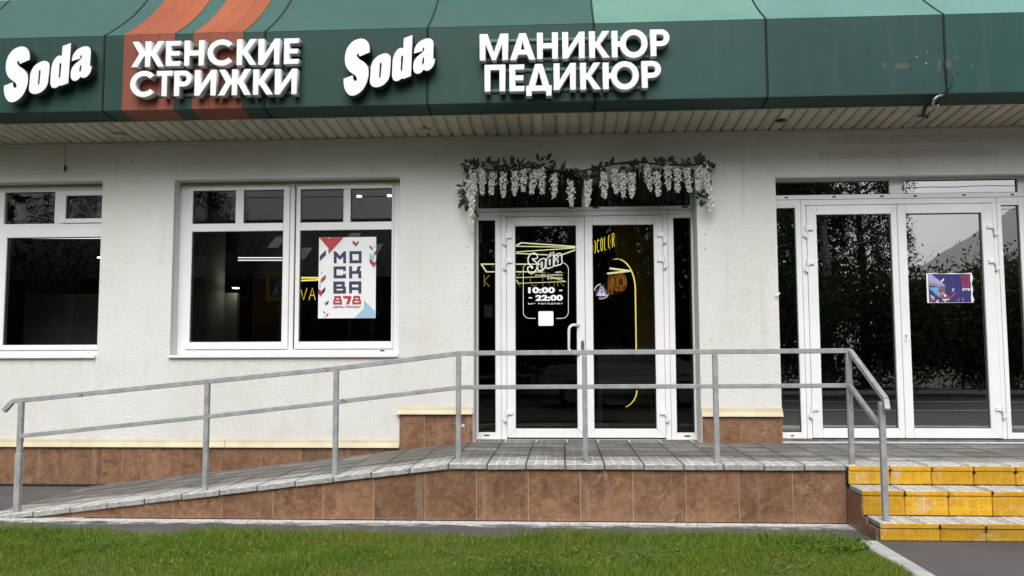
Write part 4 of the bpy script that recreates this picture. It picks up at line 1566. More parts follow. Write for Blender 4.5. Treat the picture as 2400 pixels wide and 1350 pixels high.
for px, py, spread, n in [(1107, 388, 22, 9), (1125, 392, 22, 7), (1150, 388, 22, 8), (1175, 392, 20, 8), (1200, 388, 22, 9), (1190, 400, 14, 4), (1225, 392, 18, 6), (1250, 392, 18, 7), (1282, 390, 16, 5),
                         (1330, 402, 20, 6), (1360, 412, 20, 7), (1410, 398, 20, 6), (1432, 385, 16, 5), (1465, 394, 20, 6), (1500, 383, 14, 6), (1530, 386, 18, 6), (1553, 380, 12, 5), (1585, 384, 18, 6), (1605, 383, 14, 5), (1628, 383, 14, 6), (1645, 386, 16, 7), (1655, 395, 12, 6),
                         (1093, 438, 10, 5), (1085, 455, 8, 5), (1090, 475, 8, 5), (1100, 410, 12, 4), (1112, 502, 6, 3), (1647, 460, 9, 7), (1400, 415, 18, 4), (1470, 400, 18, 4)]:
    for k in range(n):
        leaf(px + random.uniform(-spread, spread), py + random.uniform(-7, 7), random.choice([random.uniform(20, 160), random.uniform(-60, 240)]), random.uniform(-.06, .06), random.uniform(.75, 1.15))
for px, py, a, s in [(1105, 388, 105, 1.1), (1102, 392, 195, 1.1), (1117, 388, 80, 1.0), (1150, 386, 110, 1.1), (1186, 385, 112, 1.0), (1201, 385, 105, 1.1), (1262, 378, 100, 1.25), (1264, 378, 35, 1.15), (1258, 381, 190, 1.0), (1282, 378, 75, 1.35), (1285, 382, 20, 1.0), (1280, 384, 185, .9), (1285, 391, 5, 1.1), (1320, 402, 95, 1.0), (1553, 386, 100, 1.1), (1556, 386, 82, 1.0), (1633, 379, 70, 1.2), (1640, 379, 55, 1.3), (1652, 390, 20, 1.3), (1655, 393, -40, 1.2), (1085, 437, 165, 1.0), (1085, 445, 215, 1.1), (1090, 462, 170, 1.0), (1088, 470, 225, 1.2), (1093, 478, 265, 1.1), (1646, 466, 250, 1.1), (1640, 458, 170, .9), (1650, 455, 80, .8), (1655, 470, 220, .9)]:
    leaf(px, py, a, -.05, s)


def cluster(px, y0, y1, wpx=9.0, seed=0, lean=0.0):
    """one hanging bunch of silk blossoms"""
    r = random.Random(seed)
    a, b = onY(px, y0, GY - .03), onY(px + lean, y1, GY - .03)
    L_ = a.z - b.z
    rad0 = wpx / 242
    m_ = MB()
    n = max(int(L_ / .0040), 8)
    ga = r.random() * 6
    ga0 = ga
    for i in range(n):
        t = i / (n - 1)
        rad = rad0 * (.55 + .6 * math.sin(math.pi * (t * .78 + .14))) * (1 - .35 * t * t) * (1 + .28 * math.sin(t * 17 + ga0)) * r.uniform(.65, 1.2)
        ga += 2.399
        c = Vector((a.x + (b.x - a.x) * t + rad * .75 * math.cos(ga), GY - .03 + rad * .75 * math.sin(ga), a.z - L_ * t + r.uniform(-.006, .006)))
        out = Vector((math.cos(ga), math.sin(ga), r.uniform(-.5, .3))).normalized()
        s1 = out.cross(Vector((0, 0, 1))).normalized()
        u = s1.cross(out)
        for q in range(4):
            w_ = r.uniform(.014, .023) * (1.1 - .35 * t)
            ph = r.uniform(0, 6.28)
            d1 = (s1 * math.cos(ph) + u * math.sin(ph))
            d2 = out.cross(d1)
            tip = c + d1 * w_ + out * r.uniform(-.004, .010)
            m_.face([c - out * .004, c + d1 * w_ * .55 + d2 * w_ * .55 + out * .004, tip, c + d1 * w_ * .55 - d2 * w_ * .55 + out * .004], PETAL)
    o = m_.build('flower_cluster', gar)
    tag(o, kind='stuff')


cl = [(1070 + a / 6.427, 350 + b / 6.427, 350 + c / 6.427, w, ln) for a, b, c, w, ln in
      [(245, 330, 690, 9, 4), (385, 298, 672, 9, 0), (165, 460, 800, 9, 6), (215, 660, 920, 9, 4), (208, 900, 1235, 8.5, 3), (545, 350, 682, 9.5, -4), (705, 368, 715, 9.5, 0), (878, 325, 692, 9.5, 0), (1005, 305, 630, 10, 0), (1180, 310, 662, 9.5, -8), (1275, 290, 662, 9.5, 3), (1472, 382, 725, 9.5, 0), (1715, 478, 858, 9.5, 3), (1985, 480, 858, 9.5, -3)]]
cl += [(1380 + a / 6.428, 350 + b / 6.428, 350 + c / 6.428, w, ln) for a, b, c, w, ln in
       [(225, 355, 732, 9.5, 2), (385, 310, 668, 9.5, 5), (510, 365, 720, 9.5, 2), (648, 350, 732, 10, 0), (870, 245, 612, 9.5, 8), (1020, 338, 692, 10, 4), (1185, 252, 602, 9.5, 3), (1335, 300, 636, 10, 0), (1460, 280, 642, 10, 9), (1670, 258, 608, 9.5, -4), (1775, 275, 640, 10, 3), (1825, 560, 800, 9, 4), (1850, 690, 940, 9, -2)]]
for i, c in enumerate(cl): cluster(c[0], c[1], c[2], c[3], i + 1, c[4])
mb = MB()
r = random.Random(3)
for i in range(900):
    px = r.choice([r.uniform(1118, 1625), r.gauss(1180, 22), r.gauss(1300, 40), r.gauss(1520, 22), r.gauss(1340, 8), r.gauss(1580, 25)])
    px = min(max(px, 1118), 1625)
    y0 = 400 + r.uniform(-6, 18)
    long_ = (1140 < px < 1195 and r.random() < .25) or (1543 < px < 1562 and r.random() < .3)
    y1 = r.uniform(465, 487) if not long_ else r.uniform(488, 508)
    if r.random() < .35: y1 -= r.uniform(10, 50)
    dy = r.uniform(-.01, .09)
    a = onY(px, y0, GY + dy)
    b = onY(px + r.uniform(-7, 7), y1, GY + dy)
    mid = (a + b) / 2 + Vector((r.uniform(-.012, .012), r.uniform(-.02, .02), 0))
    w_ = r.uniform(.0022, .0045)
    s1 = Vector((w_, r.uniform(-.5, .5) * w_, 0))
    mb.poly([a - s1, a + s1, mid - s1, mid + s1, b], [(0, 1, 3, 2), (2, 3, 4)], STRAW)
tag(mb.build('dry_strands', gar), kind='stuff')

# ------------------------------------------------------------------ posters and door lettering
def flat(m_, pts, Y, mat):
    """printed shape; pts are (x, z)"""
    area = sum(pts[i][0] * pts[(i + 1) % len(pts)][1] - pts[(i + 1) % len(pts)][0] * pts[i][1] for i in range(len(pts)))
    if area < 0: pts = pts[::-1]
    m_.face([(a, Y, b) for a, b in pts], mat)


NAVY = simple('navy_print', (.035, .030, .085), None, rough=.5)
RED = simple('red_print', (.42, .03, .045), None, rough=.5)
LBLUE = simple('light_blue_print', (.30, .47, .62), None, rough=.5)
GREYP = simple('grey_print', (.09, .10, .12), None, rough=.5)
PALEG = simple('pale_grey_print', (.45, .5, .53), None, rough=.5)
PY = Y2 + .012
pA, pB = onY(720 + 155 / 6.135, 540 + 1265 / 6.135, PY), onY(720 + 993 / 6.135, 540 + 93 / 6.135, PY)
PWID, PHEI = pB.x - pA.x, pB.z - pA.z
poster = empty('poster', (pA.x, PY, pA.z), 'large white МОСКВА 878 city day poster in the window', 'poster')


def pq(cx, cy):      # poster coordinates from the close-up of the photograph
    # top edge 165..1000 at y=93, bottom edge 140..985 at y=1265
    t = (cy - 93) / 1172
    l, r_ = 165 - 25 * t, 1000 - 15 * t
    return (pA.x + PWID * (cx - l) / (r_ - l), pB.z - PHEI * t)


mb = MB()
nxp, nyp = 10, 14
vs = []
for j in range(nyp + 1):
    for i in range(nxp + 1):
        vs.append((pA.x + PWID * i / nxp, PY + .0012 * math.sin(i * 1.3 + j * .9) * (1 if 0 < i < nxp and 0 < j < nyp else .3), pA.z + PHEI * j / nyp))
mb.poly(vs, [(j * (nxp + 1) + i, j * (nxp + 1) + i + 1, (j + 1) * (nxp + 1) + i + 1, (j + 1) * (nxp + 1) + i) for j in range(nyp) for i in range(nxp)], PAPER)
mb.build('sheet', poster)
YP = PY - .0030
mb = MB()
def P(pts, mat, yo=0): flat(mb, [pq(*p) for p in pts], YP - yo, mat)
P([(170, 95), (527, 95), (303, 335), (300, 250)], RED)
P([(300, 95), (325, 95), (303, 115)], PAPER, .0004)
P([(262, 277), (265, 350), (172, 440), (175, 362)], NAVY)
P([(655, 138), (705, 180), (705, 232), (655, 183)], RED)
P([(744, 143), (744, 180), (706, 228), (706, 182)], GREYP)
P([(903, 212), (950, 255), (950, 295), (903, 250)], GREYP)
P([(988, 215), (985, 238), (963, 252), (965, 230)], PALEG)
P([(998, 290), (998, 340), (965, 372), (965, 325)], RED)
P([(903, 325), (965, 372), (968, 440), (903, 395)], LBLUE)
P([(903, 400), (978, 470), (975, 545), (900, 465)], RED)
P([(997, 440), (996, 495), (978, 510), (980, 460)], GREYP)
P([(214, 575), (213, 600), (184, 628), (186, 600)], PALEG)
P([(257, 632), (257, 695), (184, 760), (186, 700)], RED)
P([(165, 752), (183, 765), (182, 835), (163, 822)], LBLUE)
P([(150, 832), (196, 875), (196, 960), (148, 910)], RED)
P([(252, 810), (250, 870), (198, 930), (198, 865)], NAVY)
P([(299, 1003), (298, 1045), (252, 1085), (253, 1045)], NAVY)
P([(225, 1020), (250, 1045), (250, 1062), (225, 1040)], PALEG)
P([(222, 1155), (248, 1180), (248, 1205), (222, 1180)], GREYP)
P([(294, 1187), (294, 1215), (258, 1247), (258, 1217)], RED)
P([(222, 1220), (246, 1240), (246, 1255), (222, 1250)], PALEG)
P([(817, 1007), (975, 1165), (978, 1255), (680, 1255), (817, 1125)], LBLUE)
tag(mb.build('printed_shapes', poster), kind='stuff')


def block(ch, x, y, w, h, s):
    """square poster capitals as outline loops in close-up pixels (y down)"""
    X0, X1_, Y0, Y1_ = x, x + w, y, y + h
    if ch == 'М': return [[(X0, Y0), (X0 + s * .75, Y0), (x + w / 2, y + h * .38), (X1_ - s * .75, Y0), (X1_, Y0), (X1_, Y1_), (X1_ - s, Y1_), (X1_ - s, y + h * .45), (x + w / 2, y + h * .70), (X0 + s, y + h * .45), (X0 + s, Y1_), (X0, Y1_)]]
    if ch == 'О': return [[(X0, Y0), (X1_, Y0), (X1_, Y1_), (X0, Y1_)], [(X0 + s, Y0 + s), (X0 + s, Y1_ - s), (X1_ - s, Y1_ - s), (X1_ - s, Y0 + s)]]
    if ch == 'С': return [[(X0, Y0), (X1_, Y0), (X1_, y + h * .38), (X1_ - s, y + h * .38), (X1_ - s, Y0 + s), (X0 + s, Y0 + s), (X0 + s, Y1_ - s), (X1_ - s, Y1_ - s), (X1_ - s, y + h * .64), (X1_, y + h * .64), (X1_, Y1_), (X0, Y1_)]]
    if ch == 'К': return [[(X0, Y0), (X0 + s, Y0), (X0 + s, y + h * .40), (x + w * .58, y + h * .40), (x + w * .72, Y0), (X1_, Y0), (x + w * .86, y + h * .33), (X1_, y + h * .40), (X1_, Y1_), (X1_ - s, Y1_), (X1_ - s, y + h * .62), (X0 + s, y + h * .62), (X0 + s, Y1_), (X0, Y1_)]]
    if ch == 'В': return [[(X0, Y0), (X1_ - w * .09, Y0), (X1_ - w * .09, y + h * .45), (X1_, y + h * .45), (X1_, Y1_), (X0, Y1_)], [(X0 + s, Y0 + s), (X0 + s, y + h * .40), (X1_ - w * .09 - s, y + h * .40), (X1_ - w * .09 - s, Y0 + s)], [(X0 + s, y + h * .60), (X0 + s, Y1_ - s), (X1_ - s, Y1_ - s), (X1_ - s, y + h * .60)]]
    if ch == 'А': return [[(X0, Y0), (X1_, Y0), (X1_, Y1_), (X1_ - s, Y1_), (X1_ - s, y + h * .72), (X0 + s, y + h * .72), (X0 + s, Y1_), (X0, Y1_)], [(X0 + s, Y0 + s), (X0 + s, y + h * .49), (X1_ - s, y + h * .49), (X1_ - s, Y0 + s)]]
    if ch == '8': return [[(X0 + w * .12, Y0), (X1_ - w * .12, Y0), (X1_ - w * .12, y + h * .44), (X1_, y + h * .44), (X1_, Y1_), (X0, Y1_), (X0, y + h * .44), (X0 + w * .12, y + h * .44)], [(X0 + w * .12 + s * .75, Y0 + s * .72), (X0 + w * .12 + s * .75, y + h * .42), (X1_ - w * .12 - s * .75, y + h * .42), (X1_ - w * .12 - s * .75, Y0 + s * .72)], [(X0 + s * .75, y + h * .60), (X0 + s * .75, Y1_ - s * .72), (X1_ - s * .75, Y1_ - s * .72), (X1_ - s * .75, y + h * .60)]]
    if ch == '7': return [[(X0, Y0), (X1_, Y0), (X1_, y + h * .30), (x + w * .72, Y1_), (x + w * .36, Y1_), (x + w * .62, y + h * .30), (X0 + s * .6, y + h * .30), (X0, y + h * .18)]]


def block_text(lst, fn, Y, mat, parent, name='lettering'):
    for (ch, x, y, w, h, s) in lst:
        loops = [[fn(*p) for p in lp] for lp in block(ch, x, y, w, h, s)]
        me = curve_mesh(loops, .0006, 0, [mat], name=name)
        stand(me, Y, .0006)
        link(name, me, parent)


block_text([('М', 378, 297, 180, 175, 42), ('О', 608, 297, 178, 175, 43), ('С', 375, 516, 180, 173, 43), ('К', 602, 516, 178, 175, 43), ('В', 370, 735, 185, 173, 44), ('А', 600, 735, 180, 173, 44)], pq, YP, NAVY, poster)
block_text([('8', 366, 945, 130, 122, 40), ('7', 510, 945, 122, 122, 40), ('8', 646, 945, 130, 122, 40)], pq, YP, RED, poster)
a, b = pq(365, 1118), pq(775, 1088)
link('lettering', text_mesh('ДЕНЬ ГОРОДА', (a[0] + b[0]) / 2, a[1] - .003, (b[1] - a[1]) * 1.15, YP, RED, width=b[0] - a[0], bold=.03), poster)

# blue poster on the right-hand door
BLUE = simple('ultramarine_print', (.035, .032, .16), (.028, .026, .13), 12, .4)
SKYP = simple('pale_violet_print', (.36, .38, .66), (.28, .33, .62), 18, .4)
PINKP = simple('dusty_pink_print', (.42, .26, .30), (.24, .13, .17), 22, .4)
BROWNP = simple('brown_print', (.10, .06, .06), (.24, .14, .12), 22, .4)
CYANP = simple('cyan_print', (.10, .30, .62), (.16, .42, .66), 20, .4)
WHITEP = simple('white_print', (.80, .80, .80), None, rough=.4)
BY = DY2 + .012
bA, bB = onY(2173, 710, BY), onY(2277, 640, BY)
po2 = empty('poster', (bA.x, BY, bA.z), 'small crinkled navy blue МОСКВА 878 poster with red lettering on the door glass', 'poster')


def bq(cx, cy):
    t = (cy - 232) / (1100 - 232)
    l, r_ = 270 + 24 * t, 1545 + 22 * t
    return (bA.x + (bB.x - bA.x) * (cx - l) / (r_ - l), bB.z - (bB.z - bA.z) * t)


def bwave(x, z):
    u = (x - bA.x) / (bB.x - bA.x)
    v_ = (z - bA.z) / (bB.z - bA.z)
    return -.012 * max(u - .955, 0) * 20 * (.5 + .5 * math.sin(v_ * 9))


mb = MB()
n1, n2 = 16, 10
vs = [(bA.x + (bB.x - bA.x) * i / n1 + (.006 * math.sin(j * 1.7) if i == n1 else 0), 0, bA.z + (bB.z - bA.z) * j / n2 + (.003 * math.sin(i * .9) if j == n2 else 0)) for j in range(n2 + 1) for i in range(n1 + 1)]
vs = [(x, BY - .004 + bwave(x, z), z) for x, y, z in vs]
mb.poly(vs, [(j * (n1 + 1) + i, j * (n1 + 1) + i + 1, (j + 1) * (n1 + 1) + i + 1, (j + 1) * (n1 + 1) + i) for j in range(n2) for i in range(n1)], WHITEP)
mb.build('sheet', po2, smooth=True)
mb = MB()


def Q(pts, mat, yo=0.0): flat(mb, [bq(*p) for p in pts], -yo, mat)


Q([(322, 248), (1500, 262), (1525, 1085), (345, 1085)], BLUE)
Q([(322, 250), (405, 250), (860, 640), (620, 640), (345, 580)], SKYP, .0005)
Q([(340, 490), (860, 640), (620, 625), (340, 590)], PINKP, .0010)
Q([(905, 590), (1165, 325), (1215, 560), (1205, 600), (905, 612)], SKYP, .0005)
Q([(905, 612), (1215, 615), (1215, 665), (905, 650)], PINKP, .0005)
Q([(350, 640), (625, 650), (600, 760), (480, 760), (370, 720)], CYANP, .0012)
Q([(445, 765), (620, 760), (640, 950)], SKYP, .0005)
Q([(520, 720), (600, 720), (600, 890), (500, 800)], CYANP, .0014)
Q([(610, 660), (960, 640), (930, 770), (620, 790)], BROWNP, .0005)
Q([(620, 792), (1130, 780), (1000, 900), (910, 1000), (720, 1010), (650, 930)], PINKP, .0005)
Q([(660, 900), (780, 850), (900, 880), (910, 985), (700, 990)], BROWNP, .0010)
Q([(700, 1000), (905, 990), (905, 1020), (730, 1022)], WHITEP, .0012)
Q([(750, 870), (800, 850), (830, 900), (780, 930)], WHITEP, .0014)
Q([(720, 1030), (905, 1020), (905, 1085), (780, 1085)], SKYP, .0005)
Q([(1000, 670), (1050, 665), (1040, 760), (975, 780)], SKYP, .0010)
Q([(1060, 800), (1110, 800), (912, 1008), (912, 960)], RED, .0012)
Q([(680, 460), (765, 375), (765, 430), (690, 510)], WHITEP, .0012)
Q([(630, 400), (690, 470), (680, 500), (625, 425)], RED, .0012)
Q([(380, 850), (490, 935), (490, 1030), (380, 930)], LBLUE, .0012)
Q([(495, 840), (545, 880), (510, 925)], RED, .0012)
Q([(375, 975), (400, 975), (500, 1080), (375, 1080)], RED, .0010)
Q([(520, 1083), (600, 995), (600, 1083)], WHITEP, .0010)
Q([(1170, 985), (1195, 965), (1170, 1010)], WHITEP, .0010)
Q([(1130, 1015), (1160, 1050), (1150, 1058), (1135, 1040)], WHITEP, .0010)
Q([(1165, 1050), (1195, 1015), (1185, 1050)], RED, .0010)
for yy_ in (965, 998, 1030): Q([(1270, yy_ - 7), (1420, yy_ - 7), (1415, yy_ + 5), (1270, yy_ + 5)], PALEG, .0010)
Q([(1272, 762), (1505, 765), (1505, 775), (1272, 772)], WHITEP, .0010)
# print follows the crinkled sheet
mb.v = [(x, BY - .0055 + y * 1.4 + bwave(x, z), z) for x, y, z in mb.v]
tag(mb.build('printed_shapes', po2), kind='stuff')
for lst, mt in (([('М', 1240, 300, 92, 100, 24), ('О', 1360, 300, 92, 100, 24), ('С', 1252, 425, 92, 100, 24), ('К', 1370, 425, 98, 105, 24), ('В', 1262, 550, 95, 105, 24), ('А', 1380, 550, 98, 105, 24)], RED), ([('8', 1268, 678, 72, 68, 20), ('7', 1348, 678, 66, 68, 20), ('8', 1425, 678, 74, 68, 20)], WHITEP)):
    for (ch, x, y, w, h, s) in lst:
        me = curve_mesh([[bq(*p) for p in lp] for lp in block(ch, x, y, w, h, s)], .0004, 0, [mt], name='lettering')
        stand(me, 0, .0004)
        for v_ in me.vertices: v_.co.y += BY - .0090 + bwave(v_.co.x, v_.co.z)
        link('lettering', me, po2)

# white vinyl lettering on the salon door
VY = DY1 + .0225
vin = empty('door_decal', onY(1280, 770, VY), 'white Soda lettering with opening hours 10:00 - 22:00 on the salon door glass', 'decal')
DSC = 300 / 1761.0


def dq(cx, cy):
    p = onY(1200 + cx * DSC, 560 + cy * DSC, VY)
    return (p.x, p.z)


def stroke(pts, w, mat, parent, name, closed=False, Y=VY):
    m_ = MB()
    P_ = [Vector((a, b)) for a, b in pts]
    n = len(P_)
    l_, r_ = [], []
    for i in range(n):
        a = P_[(i - 1) % n] if (closed or i > 0) else P_[i]
        b = P_[(i + 1) % n] if (closed or i < n - 1) else P_[i]
        d = (b - a)
        d = d.normalized() if d.length > 1e-9 else Vector((1, 0))
        nn = Vector((-d.y, d.x)) * w / 2
        l_.append(P_[i] + nn)
        r_.append(P_[i] - nn)
    vs = [(p.x, Y, p.y) for p in l_] + [(p.x, Y, p.y) for p in r_]
    fs = []
    for i in range(n if closed else n - 1):
        j = (i + 1) % n
        fs.append((i, n + i, n + j, j))
    m_.poly(vs, fs, mat)
    return m_.build(name, parent)


# logo outline: the same drawing as the big sign, scaled to the door
q0, q1 = dq(215, 475), dq(692, 180)
allp = [p for ch in 'Soda' for p in SODAW[ch][0]]
ax0, ax1 = min(p[0] for p in allp), max(p[0] for p in allp)
az0, az1 = min(p[1] for p in allp), max(p[1] for p in allp)
for ch in 'Soda':
    for lp in SODAW[ch]:
        stroke([(q0[0] + (x - ax0) / (ax1 - ax0) * (q1[0] - q0[0]), q0[1] + (z - az0) / (az1 - az0) * (q1[1] - q0[1])) for x, z in lp], .0115, VINYL, vin, 'logo_outline', True)
box = [dq(325, 1093), dq(240, 1093)] + [dq(240 - 85 * math.sin(q), 1008 + 85 * math.cos(q)) for q in (.4, .8, 1.2, 1.57)] + [dq(155, 420)] + [dq(240 - 85 * math.cos(q), 415 - 85 * math.sin(q)) for q in (.2, .6, .9)]
stroke(box, .005, VINYL, vin, 'frame_line')
box = [dq(607, 1093), dq(690, 1093)] + [dq(690 + 85 * math.sin(q), 1008 + 85 * math.cos(q)) for q in (.4, .8, 1.2, 1.57)] + [dq(776, 415)] + [dq(690 + 85 * math.cos(q), 415 - 85 * math.sin(q)) for q in (.3, .7, 1.1, 1.4)]
stroke(box, .005, VINYL, vin, 'frame_line')
for body, xa, xb, ya, yb, bold, sp in [('СЕТЬ', 600, 690, 447, 470, .03, 1), ('СТУДИЙ МАНИКЮРА', 318, 695, 483, 510, .03, 1), ('И КРАСОТЫ', 487, 698, 528, 553, .03, 1), ('10:00', 222, 590, 662, 748, .05, 1), ('–', 648, 694, 700, 716, .0, 1), ('–', 230, 276, 802, 818, .0, 1), ('22:00', 322, 700, 768, 853, .05, 1), ('БЕЗ ВЫХОДНЫХ', 222, 700, 878, 905, .04, 1.6)]:
    a, b = dq(xa, yb), dq(xb, ya)
    link('lettering', text_mesh(body, (a[0] + b[0]) / 2, a[1], b[1] - a[1], VY, VINYL, width=b[0] - a[0], bold=bold, space=sp), vin)
a, b = dq(364, 1195), dq(569, 994)
mb = MB()
rr = .012
ps = []
for (cx_, cz_, s0) in ((b[0] - rr, b[1] - rr, 0), (a[0] + rr, b[1] - rr, 90), (a[0] + rr, a[1] + rr, 180), (b[0] - rr, a[1] + rr, 270)):
    ps += [(cx_ + rr * math.cos(math.radians(s0 + q)), cz_ + rr * math.sin(math.radians(s0 + q))) for q in (0, 30, 60, 90)]
flat(mb, ps, VY, VINYL)
mb.build('blank_label', vin)

# round dog sticker
dog = empty('dog_sticker', onY(1409, 684, VY), 'small round dog sticker on the right leaf of the salon door', 'sticker')
LILAC = simple('lilac_print', (.52, .50, .78), None, rough=.5)
SLATE = simple('slate_print', (.06, .065, .09), None, rough=.5)
mb = MB()
flat(mb, [dq(1160 + 0, 780), dq(1150, 745), dq(1165, 710), dq(1190, 690), dq(1205, 665), dq(1250, 665), dq(1290, 690), dq(1310, 725), dq(1312, 755), dq(1300, 780)], VY, SLATE)
flat(mb, [dq(1160, 782), dq(1185, 750), dq(1205, 700), dq(1212, 655), dq(1232, 650), dq(1255, 660), dq(1262, 710), dq(1285, 755), dq(1305, 782), dq(1232, 788)], VY - .0004, LILAC)
flat(mb, [dq(1210, 672), dq(1225, 662), dq(1245, 668), dq(1250, 682), dq(1230, 694), dq(1212, 686)], VY - .0008, SLATE)
flat(mb, [dq(1222, 705), dq(1240, 700), dq(1252, 712), dq(1248, 745), dq(1232, 752), dq(1220, 735)], VY - .0008, RED)
tag(mb.build('printed_shapes', dog), kind='stuff')


def arc_text(body, cx, cy, r, a0, a1, h, flip):
    for i, ch in enumerate(body):
        if ch == ' ': continue
        a = math.radians(a0 + (a1 - a0) * i / (len(body) - 1))
        me = text_mesh(ch, 0, -h / 2, h, 0, VINYL, bold=.03)
        x, z = dq(cx + r * math.cos(a), cy - r * math.sin(a))
        th = a - math.pi / 2 if not flip else a + math.pi / 2
        for v_ in me.vertices:
            px_, pz_ = v_.co.x, v_.co.z
            v_.co = (x + px_ * math.cos(th) - pz_ * math.sin(th), VY + v_.co.y, z + px_ * math.sin(th) + pz_ * math.cos(th))
        link('lettering', me, dog)


arc_text('МОЖНО', 1232, 722, 98, 165, 103, .0155, False)
arc_text('СОБАКАМИ!', 1232, 715, 105, 255, 335, .0140, True)

# small bits on walls and floor
mb = MB()
c = onY(1822, 690, WY - .02)
mb.poly([(c.x - .025, c.y, c.z - .004), (c.x, c.y - .012, c.z - .018), (c.x + .03, c.y - .004, c.z + .012), (c.x + .012, c.y - .014, c.z + .02), (c.x - .005, c.y - .006, c.z + .012)], [(0, 1, 4), (1, 3, 4), (1, 2, 3)], PAPER)
tag(mb.build('paper_scrap'), 'small torn white paper scrap on the wall edge beside the dark sidelight', 'paper scrap')
mb = MB()
a = onY(153, 345, WY - .012)
mb.tube([a, onY(154, 365, WY - .010), onY(152, 388, WY - .012), onY(153, 394, WY - .012)], .0025, BLACK, 5)
mb.tube([onY(153, 388, WY - .014), onY(153, 395, WY - .014), onY(152, 402, WY - .014)], [.009, .013, .008], BLACK, 8)
tag(mb.build('hanging_wire'), 'short loose wire with a black end hanging high on the left wall', 'wire')
mb = MB()
c = onY(1085, 998.5, WY - .03)
mb.box(c.x - .014, c.x + .014, WY - .034, WY - .0235, c.z - .014, c.z + .014, LETTER, .003)
mb.box(c.x - .006, c.x + .006, WY - .036, WY - .034, c.z - .007, c.z + .005, GREYP, .001)
tag(mb.build('wall_button'), 'tiny white call button on the brown stone beside the salon door', 'button')
DRY = m_leaf('dry_leaf', (.30, .07, .03), (.16, .05, .02), .6, .2)
mb = MB()
c = onZ(1371, 1079, ZP + .012)
for k in range(3):
    q = k * 2.1
    d_ = Vector((math.cos(q), math.sin(q) * .6, .5)) * .016
    s_ = Vector((-math.sin(q), math.cos(q), .4)) * .012
    mb.face([c + Vector((0, -.03, -.008)), c + Vector((0, -.03, 0)) + d_ + s_, c + Vector((0, -.03, .004)) + d_ * 1.8, c + Vector((0, -.03, 0)) + d_ - s_], DRY)
tag(mb.build('fallen_leaf'), 'curled red autumn leaf lying at the foot of a handrail post before the salon door', 'leaf')
NPLATE = None

# ------------------------------------------------------------------ rooms behind the glass
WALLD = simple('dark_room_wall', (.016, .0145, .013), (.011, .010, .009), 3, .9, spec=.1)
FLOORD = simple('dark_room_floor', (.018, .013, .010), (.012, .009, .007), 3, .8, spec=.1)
SAGE = simple('grey_green_wall', (.30, .31, .27), (.24, .25, .22), 2, .9, spec=.1)


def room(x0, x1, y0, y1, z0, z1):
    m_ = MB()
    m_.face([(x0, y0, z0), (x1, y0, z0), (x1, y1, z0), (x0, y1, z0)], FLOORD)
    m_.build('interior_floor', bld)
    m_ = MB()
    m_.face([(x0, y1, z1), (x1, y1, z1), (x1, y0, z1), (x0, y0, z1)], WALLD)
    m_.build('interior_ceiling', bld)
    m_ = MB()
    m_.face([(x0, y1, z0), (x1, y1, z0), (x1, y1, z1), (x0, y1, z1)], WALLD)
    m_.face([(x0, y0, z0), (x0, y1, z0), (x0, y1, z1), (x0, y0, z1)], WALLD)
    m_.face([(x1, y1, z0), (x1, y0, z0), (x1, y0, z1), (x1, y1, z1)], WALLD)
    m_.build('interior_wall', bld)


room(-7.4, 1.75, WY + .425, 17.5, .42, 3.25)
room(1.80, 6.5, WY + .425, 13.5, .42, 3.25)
mb = MB()
mb.box(-4.60, -4.52, WY + .43, 11.2, .425, 3.2, SAGE)
mb.build('partition', bld)
mb = MB()
a, b = onY(462, 700, 11.2).x, onY(556, 700, 11.2).x
mb.box(-8 + .7, b, 11.2, 11.3, .425, 2.12, SAGE)
mb.build('partition', bld)
WARM = emit('warm_yellow_led', (1.0, .80, .15), .75)
PALE = emit('pale_yellow_led', (1.0, .93, .50), .62)
WHITEL = emit('white_led', (1.0, 1.0, .96), .8)
WASH = emit('wall_washer_glow', (1.0, .97, .86), 14)
SPOT = emit('downlight', (1.0, .93, .75), 3)


def led(pts, z, mat, label, r=.012, group='light frames under the salon ceiling', close=True, name='ceiling_lamp'):
    P_ = [onZ(a, b, z) for a, b in pts]
    if close: P_.append(P_[0])
    root = empty(name, P_[0], label, 'lamp', group)
    for i in range(len(P_) - 1):
        m_ = MB()
        m_.bar(P_[i], P_[i + 1], r * 2, r * 2, mat)
        m_.build('light_tube', root)
    for i in (0, len(P_) // 2):
        m_ = MB()
        m_.tube([P_[i] + Vector((0, 0, r)), P_[i] + Vector((0, 0, 3.24 - z))], .002, BLACK, 4)
        m_.build('wire', root)


led([(1222, 569), (1366, 579), (1312, 599), (1180, 592)], 2.6, PALE, 'topmost pale yellow light frame behind the salon door glass', .006)
led([(1205, 577), (1362, 580), (1190, 592)], 2.62, PALE, 'thin triangular pale light frame just below the topmost one behind the door', .005)
led([(1128, 619), (1271, 619), (1271, 637), (1140, 637)], 2.6, PALE, 'yellow light frame crossing the narrow left sidelight of the salon door', .008)
led([(1206, 651), (1290, 648), (1326, 660), (1216, 664)], 2.6, PALE, 'lowest yellow light frame behind the lettering on the salon door', .005)
led([(1430, 629), (1476, 635), (1424, 641)], 2.2, PALE, 'bent yellow light tube reflected above the wicker lamps', .009, close=False)
led([(628, 655), (668, 651), (745, 651), (745, 656), (645, 660)], 2.55, WARM, 'yellow light frame seen through the poster window', .012)
led([(558, 604), (672, 604)], 2.62, WHITEL, 'upper white light tube seen through the middle window', .006, 'white light tubes in the salon', False, 'ceiling_lamp')
led([(558, 610), (672, 610)], 2.62, WHITEL, 'lower white light tube seen through the middle window', .006, 'white light tubes in the salon', False, 'ceiling_lamp')
led([(30, 557), (250, 557)], 2.55, WHITEL, 'long white light tube across the top of the left window', .010, 'white light tubes in the salon', False, 'ceiling_lamp')
